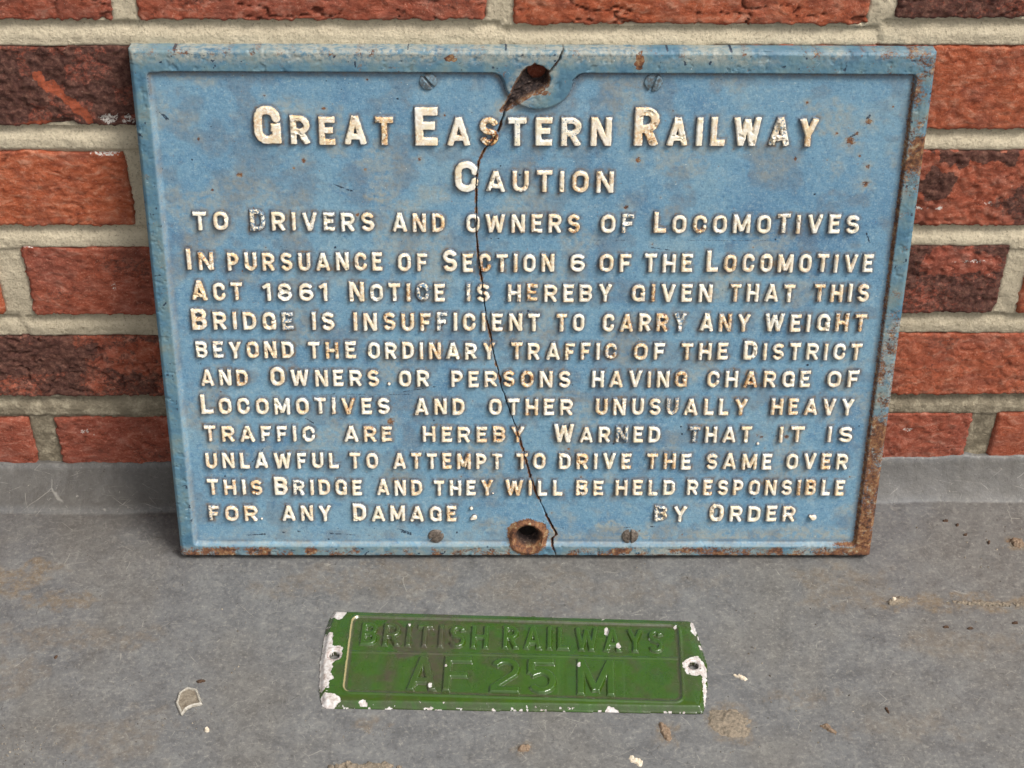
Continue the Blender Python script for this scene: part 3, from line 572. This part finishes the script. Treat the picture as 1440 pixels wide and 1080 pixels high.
    grime_shade = np.maximum(grime_shade, .9 * np.exp(-((rec + 1.6) / 1.0) ** 2) * sst(330, 345, Y))  # shadow under the top rim, painted as a dark line
    rust = np.zeros(X.shape); dark = .62 * np.exp(-((rec + .9) / .55) ** 2) * sst(330, 345, Y); pale = np.zeros(X.shape)  # dark begins with the same painted shadow under the top rim
    n8 = fbm(X, Y, 8, 630, 4, .6); n25 = fbm(X, Y, 25, 631, 4)
    right = rim * sst(228, 234, X)
    rp = np.interp(Y, [0, 12, 45, 60, 85, 100, 120, 165, 215, 262, 292, 300, 312, 330, 372], [1.0, 1.0, .95, .8, .8, .75, .4, .45, .1, .1, .55, 1.0, .8, .45, .5])
    rust = np.maximum(rust, right * np.clip(rp + 1.1 * (n8 - .5), 0, 1) * .85)
    stepR = np.exp(-((rec + .9) / 1.3) ** 2) * sst(205, 225, X)
    rust = np.maximum(rust, stepR * np.interp(Y, [0, 180, 250, 340, 372], [.8, .6, .75, .65, .2]))
    botr = rim * sst(12, 6, Y)
    rust = np.maximum(rust, botr * np.clip(.45 + .3 * sst(40, 240, X) + .35 * sst(-120, -230, X) * 1.0 + 1.6 * (n8 - .5), 0, 1) * .8)
    topr = rim * sst(364, 369, Y)
    rust = np.maximum(rust, topr * np.clip(.16 + 1.5 * (n8 - .5) + .30 * sst(60, 230, X), 0, 1) * .8)
    rust = np.maximum(rust, rim * np.clip(1.6 * (n8 - .60), 0, 1))
    rust = np.maximum(rust, blob(X, Y, 63.6, 365.4, 3.2, 5.5, 640, .5) * 1.0)
    rust = np.maximum(rust, .8 * blob(X, Y, -50, 366.5, 4, 2.4, 641, .5))
    rust = np.maximum(rust, 1.0 * (1 - sst(11.5, 16.5, db + 4 * (n8 - .5))))
    rust = np.maximum(rust, .75 * (1 - sst(.2, 2.0, np.abs(dcr))) * sst(.30, .55, fbm(X, Y, 10, 632)))
    rust = np.maximum(rust, .6 * sst(0, .5, brk))
    rust = np.maximum(rust, .6 * (1 - sst(0, 1.2, ch + 1.5 * (n8 - .5)))); rust = np.maximum(rust, .6 * blob(X, Y, 7, 344.5, 4.5, 1.6, 671, .8)); pale = np.maximum(pale, .7 * (1 - sst(1, 7, ch + 6 * (n8 - .5))))
    for (x, y, r) in [(197, 313, 3.6), (207, 326, 2.6), (168, 338, 1.3), (164, 301, 1.5), (200.5, 318, 1.6), (210, 296, 1.8), (209.5, 284, 2.6), (-182, 289, 2.2), (-104, 293, 1.2), (156, 99, 1.2),
                      (-206, 313, 1.3), (159, 98, 1.5), (-93, 110, 3.0), (-96, 101, 2.2), (-57, 256, 1.5), (-142, 299, 2.0), (-110, 262, 1.5), (60, 268, 2.0), (-19, 96, 1.2), (204, 303, 1.2), (188, 318, 1.2), (-200, 279, 1.3),
                      (176, 98, 1.7), (155.6, 138, 1.2), (-70, 300, 1.5), (66, 300, 2.2), (28, 88, 1.2), (-54, 329, 1.2), (-166, 326, 1.0), (-128, 333, 1.4)]:
        rust = np.maximum(rust, .72 * np.exp(-(np.hypot(X - x, Y - y) / r) ** 2)); pale = np.maximum(pale, .75 * np.exp(-(np.hypot(X - x, Y - y) / (2.4 * r)) ** 2))
    for i in range(110):
        x, y, r = RS.uniform(-228, 228), RS.uniform(10, 355), RS.uniform(.45, 1.2)
        m_ = np.s_[max(0, np.searchsorted(ys, y - 4)):np.searchsorted(ys, y + 4)]
        g_ = np.exp(-(np.hypot(X[m_] - x, Y[m_] - y) / r) ** 2)
        if i % 3: rust[m_] = np.maximum(rust[m_], .62 * g_); pale[m_] = np.maximum(pale[m_], .5 * g_ ** .2)
        else: dark[m_] = np.maximum(dark[m_], .9 * g_)
    iron = np.maximum(sst(.1, .9, brk), 1 - sst(7.5, 9.0, dbn)) * 1.0
    iron = np.maximum(iron, on * .65)
    # dark chipped marks
    for (x0, y0, x1, y1, r) in [(-124, 283, -112, 278, 1.0), (-228, 330, -224, 326, 1.3), (150, 362, 156, 361, 1.2), (228, 366, 236, 366, 1.2), (196, 315, 199, 317, 1.2), (206, 328, 208, 330, 1.6), (-196, 16.5, -168, 19, 1.0), (-160, 20, -110, 16, 1.0), (-90, 21, -82, 18, 2.0),
                                (58, 23, 90, 24, .7), (40, 245, 60, 245, .45), (75, 240, 90, 238, .8), (100, 245, 160, 245, .4), (-140, 131, -80, 131, .55), (-84, 133, -62, 137, .6), (-30, 246, -20, 246, .8), (120, 117, 130, 98, .4), (214, 250, 217, 243, 1.0), (-150, 112, -142, 106, .8),
                                (-195, 69, -180, 88, .5), (-210, 116, -196, 104, .4), (-160, 240, -120, 232, .35), (-236, 150, -235, 120, 1.0), (-234, 60, -233, 30, 1.2), (170, 208, 176, 196, .4), (-12, 214, -20, 220, .4), (-73, 206, -50, 215, .4), (-120, 362, -116, 359, 1.2), (5, 30, 12, 26, .8)]:
        e = np.array([x1 - x0, y1 - y0]); tt = np.clip(((X - x0) * e[0] + (Y - y0) * e[1]) / (e @ e), 0, 1)
        d = np.hypot(X - x0 - tt * e[0], Y - y0 - tt * e[1]) + 1.2 * r * (fbm(X, Y, 2.5, 650) - .5)
        dark = np.maximum(dark, .6 * (1 - sst(.4 * r, 1.2 * r, d)) * sst(.3, .5, fbm(X, Y, 6, 651)))
    dark = np.maximum(dark, rim * np.clip(5 * (fbm(X, Y, 4, 652, 3, .6) - .70), 0, .8))
    # bleached wear: foot of the field, around the screws; light painted on the left and bottom steps
    pale = np.maximum(pale, .8 * sst(26, 14, Y + 14 * (n25 - .5)) * sst(-3.5, -5, rec) * (.35 + .65 * sst(0, 40, X)))
    pale = np.maximum(pale, .55 * np.exp(-((rec + 1.6) / 1.4) ** 2) * np.maximum(sst(-215, -225, X), sst(22, 12, Y)))
    pale = np.maximum(pale, .95 * rim * sst(360, 368, Y) * sst(.2, .5, n25)); dark = np.maximum(dark, .5 * rim * np.exp(-((Y - 368.3 - 2 * (n8 - .5)) / .8) ** 2) * sst(.42, .55, n25)); pale = np.maximum(pale, .9 * botr * sst(.3, .5, n25) * (.6 + .4 * sst(0, 80, X))); dark = np.maximum(dark, .55 * botr * sst(.5, .62, n8) * sst(20, 60, X))
    pale = np.maximum(pale, .8 * right * sst(.3, .6, n25) * sst(350, 300, Y) * (1 - .8 * sst(200, 215, Y) * sst(275, 260, Y)))
    pale = np.maximum(pale, .55 * sst(.58, .70, fbm(X, Y, 30, 660)) * sst(0, -5, rec))
    pale = np.maximum(pale, .8 * blob(X, Y, 58, 24, 11, 6, 661, .5)); pale = np.maximum(pale, .9 * blob(X, Y, 19, 17, 5, 8, 662, .5))
    pale = np.maximum(pale, .7 * (1 - sst(1, 5, np.hypot(X + 16, Y - 327)))); pale = np.maximum(pale, .7 * (1 - sst(0, 2.5, np.abs(dcr - 1.4))) * sst(300, 325, Y) * sst(345, 335, Y))
    pale = np.maximum(pale, .9 * blob(X, Y, -97, 274, 9, 3, 663, .8))
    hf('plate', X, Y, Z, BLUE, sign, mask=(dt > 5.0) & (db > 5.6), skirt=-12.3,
       attrs=dict(rim=rim, rust=rust, grime_shade=grime_shade, dark=dark, pale=pale, iron=iron))
build_plate()

def letter_mesh(items, name, kind=None):
    allv = []
    for (c, x, y, w_, h) in items:
        i = RS.randint(1, 9999); t = .108 if h > 16 else .103
        X, Y, s = letter_field(c, x, y, w_, h, t, .40, i, .45)
        ht = 3.0 + .35 * (fbm(X, Y, 3, 700 + i % 50, 3) - .5)
        worn = RS.rand() < .07
        if worn: ht = ht - 1.3 * sst(.42, .62, fbm(X, Y, 5, 760 + i % 50))
        if RS.rand() < .35: ht = ht - 1.2 * sst(.64, .74, fbm(X, Y, 4, 820 + i % 60, 3, .6))
        k = np.clip((.38 - s) / .92, 0, 1)
        # the crack runs on through the letters it meets
        d = np.abs(X - crack_x(Y)); crk = 1 - sst(.15, .6, d)
        cut = crk * 1.0
        Z = -DEPTH - .15 + ht * k * (1 - cut) - 1.2 * cut
        lv = RS.rand(); rs = np.clip(.25 + .9 * lv ** 3 + 1.5 * (fbm(X, Y, 9, 880 + i % 60) - .5), 0, 1.2)
        allv.append((X, Y, Z, s, dict(edge=k * (1 - cut), rust=rs * .85 + .3 * (1 - sst(.1, 1.0, -s)) * sst(.4, .55, fbm(X, Y, 6, 990)) + .4 * (1 - sst(0, 3, d)), wear=np.full(X.shape, RS.rand() + (.5 if worn else 0))), (x + w_ / 2, y)))
    return allv
def letters(items, name):
    for (X, Y, Z, s, at, loc) in letter_mesh(items, name):
        hf('letter', X, Y, Z, CREAM, sign, mask=s < .62, attrs=at, loc=loc)
big, rest = LET[:300], LET[300:]
letters(big, 'letter')
def joined(items, name):
    obs = []
    for (X, Y, Z, s, at, loc) in letter_mesh(items, name): obs.append(hf('tmp', X, Y, Z, CREAM, None, mask=s < .62, attrs=at))
    vs, fs, at = [], [], {k: [] for k in ('sp', 'edge', 'rust', 'wear')}; off = 0
    for o in obs:
        me = o.data; n = len(me.vertices); co = np.empty(n * 3, np.float32); me.vertices.foreach_get('co', co); vs.append(co)
        li = np.empty(len(me.loops), np.int32); me.loops.foreach_get('vertex_index', li); fs.append(li + off); off += n
        b = np.empty(n * 3, np.float32); me.attributes['sp'].data.foreach_get('vector', b); at['sp'].append(b)
        for k in ('edge', 'rust', 'wear'):
            b = np.empty(n, np.float32); me.attributes[k].data.foreach_get('value', b); at[k].append(b)
        bpy.data.objects.remove(o); bpy.data.meshes.remove(me)
    me = bpy.data.meshes.new(name); me.vertices.add(off); me.vertices.foreach_set('co', np.concatenate(vs))
    f = np.concatenate(fs); me.loops.add(len(f)); me.loops.foreach_set('vertex_index', f); n = len(f) // 4
    me.polygons.add(n); me.polygons.foreach_set('loop_start', np.arange(0, 4 * n, 4, dtype=np.int32))
    try: me.polygons.foreach_set('loop_total', np.full(n, 4, np.int32))
    except Exception: pass
    me.polygons.foreach_set('use_smooth', np.ones(n, bool))
    a = me.attributes.new('sp', 'FLOAT_VECTOR', 'POINT'); a.data.foreach_set('vector', np.concatenate(at['sp']))
    for k in ('edge', 'rust', 'wear'): a = me.attributes.new(k, 'FLOAT', 'POINT'); a.data.foreach_set('value', np.concatenate(at[k]))
    me.update(calc_edges=True); me.materials.append(CREAM)
    o = link(bpy.data.objects.new(name, me), sign); tag(o, 'raised cream lettering of the last three lines', kind='stuff')
joined(rest, 'lettering')

def dot(x, y, r, h, mat=CREAM, name='full_stop', tail=None):
    X, Y = grid(x - r - 4, x + r + 2, y - r - 4, y + r + 2, .3)
    s = np.hypot(X - x, Y - y) - r
    if tail:
        tt = np.clip(((X - x) * tail[0] + (Y - y) * tail[1]) / (tail[0] ** 2 + tail[1] ** 2), 0, 1)
        s = np.minimum(s, np.hypot(X - x - tt * tail[0], Y - y - tt * tail[1]) - r * (1 - .6 * tt))
    s += .5 * (fbm(X, Y, 1.5, 21) - .5)
    k = 1 - sst(-.8, .4, s)
    hf(name, X, Y, -DEPTH - .15 + h * k, mat, sign, mask=s < .6, attrs=dict(edge=k, rust=.4 + 0 * k, wear=.3 + 0 * k), loc=(x, y))
dot(-93.1, 139.5, 1.3, 2.2); dot(-184.5, 30.9, .9, 1.6); dot(156.8, 92.8, 1.2, 1.8); dot(200.3, 32.6, 2.3, 3.0, tail=(-2.5, 1.0))
dot(-38.6, 39.8, 1.4, 2.4); dot(-36.4, 32.6, 2.0, 2.6, name='comma', tail=(-2.6, -1.6)); dot(-23.6, 52, .8, 1.3)

def screw(x, y, r, ang, mat, seed):
    X, Y = grid(x - r - .8, x + r + .8, y - r - .8, y + r + .8, .3)
    d = np.hypot(X - x, Y - y) + .4 * (fbm(X, Y, 3, seed) - .5)
    H = -DEPTH - .4 + 2.5 * np.sqrt(np.clip(1 - (d / r) ** 2 * .72, 0, 1)) * (1 - sst(r - .6, r + .3, d)) + .5 * (fbm(X, Y, 2, seed + 1) - .5)
    a = math.radians(ang); sl = np.abs(-(X - x) * math.sin(a) + (Y - y) * math.cos(a))
    H -= 1.6 * (1 - sst(.45, .95, sl)) * (d < r - .1)
    hf('screw', X, Y, H, mat, sign, mask=d < r + .6, loc=(x, y))
screw(-63.8, 350.9, 5.6, -50, IRONB, 31); screw(73.0, 350.8, 5.9, 72, IRONB, 32); screw(-63.5, 16.0, 5.6, 33, IRON, 33); screw(72.8, 16.0, 6.0, 92, IRON, 34)

# ------------------------------------------------------------------ the small green plate
GA = math.radians(-2.45)
gp = empty('green_plate', 'small glossy green pressed metal plate with chipped white edges lying flat on the grey step', 'plate', (2.37 * MM, -177.4 * MM, 0.4 * MM), (0, 0, GA))
OUT = [(-123.6, 42.2), (118.0, 42.2), (121.3, 40.8), (125.2, 23.2), (128.5, 4.7), (127.9, -13.5), (125.4, -31.3), (123.8, -36.5), (-120.5, -41.0), (-123.0, -39.5), (-126.3, -27.0), (-128.4, -3.0), (-127.6, 25.0), (-125.6, 36)]
GLET = []
for (text, u0, u1, vb, h) in [('BRITISH', -103.3, -17.3, 9.8, 19.6), ('RAILWAYS', -7.7, 100.1, 10.4, 20.0), ('A', -69.2, -49.8, -27.6, 29.0), ('F', -45.8, -27.2, -27.6, 29.4), ('2', -15.1, 4.6, -27.4, 29.4), ('5', 9.3, 28.7, -27.4, 29.6), ('M', 42.0, 66.8, -27.4, 30.0)]:
    for (c, x, w_, h_) in layout(text, u0, u1, h, h, False, .22): GLET.append((c, x, vb, w_, h_))
PANELS = [(-76.8, -26.2), (-17.6, 30.2), (34.5, 73.0)]
def green_height(X, Y):
    s = sdpoly(X, Y, OUT) + .5 * (fbm(X, Y, 6, 901) - .5)
    H = 4.6 - 3.4 * sst(-3.6, 0.3, s) - .5 * sst(-9, -2, s) + .25 * (fbm(X, Y, 30, 902) - .5) + .1 * (fbm(X, Y, 4, 903) - .5)
    tilt = .0
    bx = sdbox(X, Y, 0.2, 2.6, 110.3, 32.6, 5) + .35 * (fbm(X, Y, 8, 904) - .5)
    H -= .95 * (1 - sst(-1.1, .5, bx)); H += .45 * np.exp(-((bx - .9) / .8) ** 2)
    ins = 1 - sst(-1.2, -.2, bx)
    H += .55 * np.exp(-((Y - 5.2 - .018 * X * .5) / .75) ** 2) * ins
    for (a, b) in PANELS:
        H += .16 * (1 - sst(-.5, .5, sdbox(X, Y, (a + b) / 2, -12.6, (b - a) / 2, 15.6, 1))) * ins
    return s, H, bx
def build_green():
    X, Y = grid(-130, 130, -43, 44, .6)
    s, H, bx = green_height(X, Y)
    hd = np.full(X.shape, 99.0); wh = np.zeros_like(X); keep = np.ones(X.shape, bool); ru = np.zeros_like(X)
    for i, (x, y, rx, ry) in enumerate(GWHITE): wh = np.maximum(wh, blob(X, Y, x, max(-41.0, min(41.5, y)), rx * 1.15, ry * 1.15, 910 + i, .55))
    for (x, y) in ((-119.0, 0.6), (119.4, 0.6)):
        d = np.hypot((X - x), (Y - y)); H += .5 * np.exp(-((d - 5.8) / 1.4) ** 2); H -= 3.4 * (1 - sst(2.9, 3.8, d)); hd = np.minimum(hd, d)
        keep &= d > 2.9; wh = np.maximum(wh, 1 - sst(4.5, 6.0, d + 1.2 * (fbm(X, Y, 3, 931) - .5))); ru = np.maximum(ru, .6 * np.exp(-((d - 4.6) / 1.2) ** 2))
    ed = sst(-1.6, -.2, s)
    wh = np.maximum(wh, ed * sst(.62, .68, fbm(X, Y, 9, 932)) * .9)
    wh = np.maximum(wh, sst(-4.5, -1, s) * sst(-112, -122, X) * .9 * sst(.35, .5, fbm(X, Y, 12, 933)))
    wh = np.maximum(wh, ed * sst(.68, .74, fbm(X, Y, 3, 934)) * .8)
    H -= .25 * sst(.4, .6, wh)
    gr = .95 * blob(X, Y, -66, 18, 26, 16, 940, .7) + .95 * np.exp(-((X + 50) / 11) ** 2) * sst(-36, -14, Y) + .6 * np.exp(-((X + 81) / 5) ** 2) * (Y < 5) + .5 * sst(.45, .65, fbm(X, Y, 14, 941))
    gr = np.maximum(gr, .85 * (1 - sst(.5, 2.2, np.abs(bx + 1.0)))); wh = np.maximum(wh, .62 * sst(-34, -37, Y) * sst(.72, .78, fbm(X, Y, 2.6, 943, 3))); wh = np.maximum(wh, .6 * sst(38, 40, Y) * sst(.74, .80, fbm(X, Y, 2.4, 944, 3))); gr = np.maximum(gr, .5 * sst(-30, -38, Y) * sst(.45, .6, fbm(X, Y, 8, 942)))  # gr: darker along the recess edge and towards the bottom bevel
    wh *= sst(3.1, 3.7, hd); gr = np.maximum(gr, 1.0 * (hd < 3.6))  # hole walls coloured dark to stand for the shade inside
    tan = np.exp(-((bx - .2) / .8) ** 2) * sst(-104, -108, X) * .95
    hf('plate', X, Y, H, GREEN, gp, mask=(s < .45) & keep, skirt=0.0, attrs=dict(white=wh, grime_shade=np.clip(gr, 0, 1), tan=tan, rust=ru))
    for k, (c, x, y, w_, h) in enumerate(GLET):
        X, Y, sd = letter_field(c, x, y, w_, h, .088 if h < 25 else .085, .45, k, .2)
        s, H, bx = green_height(X, Y)
        kk = 1 - sst(-.8, .7, sd)
        wh = np.zeros_like(X)
        for i, (gx, gy, rx, ry) in enumerate(GWHITE[20:]): wh = np.maximum(wh, blob(X, Y, gx, gy, rx, ry, 960 + i, .4))
        gr = .6 * blob(X, Y, -66, 18, 26, 16, 940, .7) + .6 * np.exp(-((X + 52) / 12) ** 2) + .85 * np.exp(-((sd - .75) / .5) ** 2)  # brown dirt, plus side shading painted round each letter
        hf('letter', X, Y, H - .12 + 2.2 * kk, GREEN, gp, mask=sd < .95, loc=(x + w_ / 2, y), attrs=dict(white=wh, grime_shade=np.clip(gr, 0, 1), tan=.42 * np.exp(-((sd + .45) / .4) ** 2), rust=0 * X))  # tan outline paints the reflection along the letter edges
build_green()

# ------------------------------------------------------------------ bits lying on the step
CRUMB = mat_plain('sandy_mortar_splash', (106, 98, 86), (144, 130, 112), .5, .95, .5)
LEAFM = mat_plain('dry_leaf_brown', (54, 40, 32), (96, 72, 54), .9, .8, .3)
TANM = mat_plain('tan_splash', (112, 92, 74), (142, 122, 102), .5, .9, .5)
PALEM = mat_plain('pale_stone', (196, 178, 150), (226, 214, 196), .8, .8, .3)
CLEARM = mat_plain('milky_plastic', (140, 132, 118), (186, 180, 168), .5, .35, .2, .6)
def lump(name, x, y, rx, ry, h, mat, seed, label, cat, rot=0, rough=.5, group=None, step=.5):
    X, Y = grid(-rx * 1.5, rx * 1.5, -ry * 1.5, ry * 1.5, step)
    d = np.hypot(X / rx, Y / ry) + 1.1 * rough * (fbm(X + seed * 9, Y, max(2, min(rx, ry) * .8), seed, 4, .6) - .5) * 2
    H = -.8 + (h + .8) * (1 - sst(.55, 1.02, d)) * (.5 + fbm(X, Y, max(1.5, min(rx, ry) * .5), seed + 1, 4, .65))
    o = hf(name, X, Y, H, mat, None, mask=d < 1.12, skirt=-1.0)
    # sp from the scene position, so no two lumps share their grain
    a = o.data.attributes['sp']; n = len(o.data.vertices); b = np.empty(n * 3, np.float32); a.data.foreach_get('vector', b); b = b.reshape(-1, 3) + (x, y, 0); a.data.foreach_set('vector', b.ravel())
    o.location = (x * MM, y * MM, .0005); o.rotation_euler = (0, 0, math.radians(rot))
    tag(o, label, cat, group); return o
lump('mortar_splash', 143, -226, 15, 12, 1.1, CRUMB, 41, 'rough sandy mortar splash just beyond the bottom right corner of the green plate', 'mortar', rough=.55)
lump('mortar_splash', 99, -233, 3.6, 9, 1.3, TANM, 42, 'narrow tan splash directly below the right end of the green plate', 'mortar', 12, .5)
lump('mortar_splash', 8, -246, 4.6, 3.0, 1.5, TANM, 43, 'small smooth tan blob near the bottom edge below the middle of the green plate', 'mortar', 20, .3)
lump('mortar_splash', 270, -121, 8, 3.0, 1.0, CRUMB, 44, 'sandy smear with a pale crumb to the right of the sign foot', 'mortar', 15, .6)
lump('mortar_splash', 331, -124, 22, 2.0, .5, CRUMB, 45, 'long low sandy ridge of mortar far right on the step', 'mortar', -3, .7)
lump('mortar_splash', 365.4, -66, 6, 4, 2.2, TANM, 46, 'brown lump of mortar at the right edge just below the wall', 'mortar', -15, .5)
lump('mortar_splash', -92, -260, 24, 4, 1.6, CRUMB, 47, 'pale crumbly mortar ridge at the bottom edge left of centre', 'mortar', 0, .7)
lump('mortar_splash', 79, -257, 6, 3, 1.2, PALEM, 48, 'small pale chip of mortar at the bottom edge right of centre', 'mortar', -40, .6)
lump('pebble', -194.7, -230, 1.7, 1.9, 1.8, PALEM, 51, 'tiny pale yellow pebble below the D shaped plastic ring', 'pebble', 0, .2, step=.3)
lump('pebble', 266.6, -121, 2.2, 2.0, 2.0, PALEM, 52, 'tiny cream pebble at the left end of the sandy smear', 'pebble', 0, .3, step=.3)
lump('leaf_scrap', 153, -188.5, 5.0, 1.6, .8, PALEM, 61, 'curled white paint flake with dark underside beside the green plate', 'flake', -30, .6, step=.4)
lump('leaf_scrap', 204, -231, 5.5, 2.2, 1.0, TANM, 62, 'tan leaf scrap with a dark spot low on the right side of the step', 'leaf scrap', -40, .7, step=.4)
lump('leaf_scrap', -204, -190, 3.0, 1.4, .8, LEAFM, 63, 'dark brown sliver on the step just above the D shaped ring', 'leaf scrap', 10, .6, step=.4)
lump('leaf_scrap', -302, -169, 1.2, 3.2, .8, LEAFM, 64, 'upright dark sliver on the left side of the step', 'leaf scrap', -8, .4, step=.4)
lump('leaf_scrap', 245, -217, 1.0, 3.0, .8, LEAFM, 65, 'thin dark twig bit near the lower right of the step', 'leaf scrap', 15, .4, step=.4)
for i, (x, y, r) in enumerate([(297.8, -145.6, 2.3), (314.1, -147.0, 2.5), (345.9, -142.0, 2.2)]):
    lump('seed', x, y, r, 1.1, .8, LEAFM, 70 + i, ['black seed, leftmost of the three below the long sandy ridge', 'black seed, middle one of the three below the long sandy ridge', 'black seed, rightmost of the three below the long sandy ridge'][i], 'seed', 0, .3, 'black seeds below the sandy ridge', step=.35)
for i, (x, y) in enumerate([(318, -40), (330, -54), (326, -44), (345, -62)]):
    lump('leaf_scrap', x, y - 4, 1.9, 1.1, .8, LEAFM, 80 + i, ['dark leaf scrap nearest the sign foot on the right side of the step', 'lowest dark leaf scrap in the cluster right of the sign foot', 'topmost dark leaf scrap close under the right bricks', 'dark leaf scrap nearest the brown mortar lump at the right edge'][i], 'leaf scrap', 25 * i, .5, 'leaf scraps on the painted fillet', step=.4)
# D shaped plastic ring
RP = [(-212.2, -217.4), (-216.5, -208.6), (-215.6, -200.2), (-211.2, -196.2), (-205.6, -197.8), (-202.4, -205.6), (-200.9, -209.4), (-206.9, -210.8), (-210.4, -213.4)]
X, Y = grid(-220, -197, -221, -192, .35)
d = np.abs(sdpoly(X, Y, RP) + .5 * (fbm(X, Y, 3, 15) - .5))
ins = sdpoly(X, Y, RP) < 0
H = -.4 + 1.5 * (1 - sst(.35, 1.0, d)) + .35 * ins
o = hf('plastic_ring', X, Y, H, CLEARM, None, mask=(d < 1.1), skirt=-.6, loc=(-208, -206)); o.location.z = .0007
tag(o, 'milky D shaped plastic ring lying on the step left of the green plate', 'ring')
hf('film', X, Y, .1 + .35 * fbm(X, Y, 5, 17, 3), mat_plain('brownish_film', (104, 94, 80), (142, 132, 116), .4, .35, .3, .6), o, mask=ins, loc=(0, 0)).location = (208 * MM, 206 * MM, 0)
# grit: nobody could count it
def grit():
    R = np.random.RandomState(5); vs, fs = [], []
    spots = [(-312, -243, 16, 7, 60), (-98, -232, 12, 3, 22), (-208, -228, 24, 5, 22), (330, -45, 26, 10, 18), (345, -75, 14, 25, 12), (0, -170, 330, 85, 260), (-300, -262, 30, 6, 20), (280, -255, 60, 6, 12), (255, -225, 50, 14, 12)]
    for (cx, cy, sx, sy, n) in spots:
        for _ in range(n):
            x, y = cx + R.normal() * sx, cy + R.normal() * sy
            if y > -48 or y < -300 or abs(x) > 400: continue
            lx, ly = (x - 2.4) * math.cos(-GA) - (y + 177.4) * math.sin(-GA), (x - 2.4) * math.sin(-GA) + (y + 177.4) * math.cos(-GA)
            if abs(lx) < 131 and abs(ly) < 45: continue
            if y > -84 and -235 < x < 262: continue
            r = R.uniform(.3, .95); b = len(vs); a0 = R.uniform(0, 6)
            for k in range(5): q = a0 + k * 1.257; rr = r * R.uniform(.6, 1.4); vs.append(((x + rr * math.cos(q)) * MM, (y + rr * math.sin(q)) * MM, -.0006))
            vs.append((x * MM, y * MM, (R.uniform(.3, .7) + .4) * MM))
            for k in range(5): fs.append((b + k, b + (k + 1) % 5, b + 5))
    me = bpy.data.meshes.new('grit'); me.from_pydata(vs, [], fs)
    a = me.attributes.new('sp', 'FLOAT_VECTOR', 'POINT'); a.data.foreach_set('vector', (np.array(vs, np.float32) * 1000).ravel())
    me.materials.append(mat_plain('mixed_grit', (44, 36, 30), (166, 154, 136), .12, .9, .2)); me.update()
    o = link(bpy.data.objects.new('grit', me)); tag(o, 'scattered dark and pale grit on the grey step', 'grit', kind='stuff')
grit()
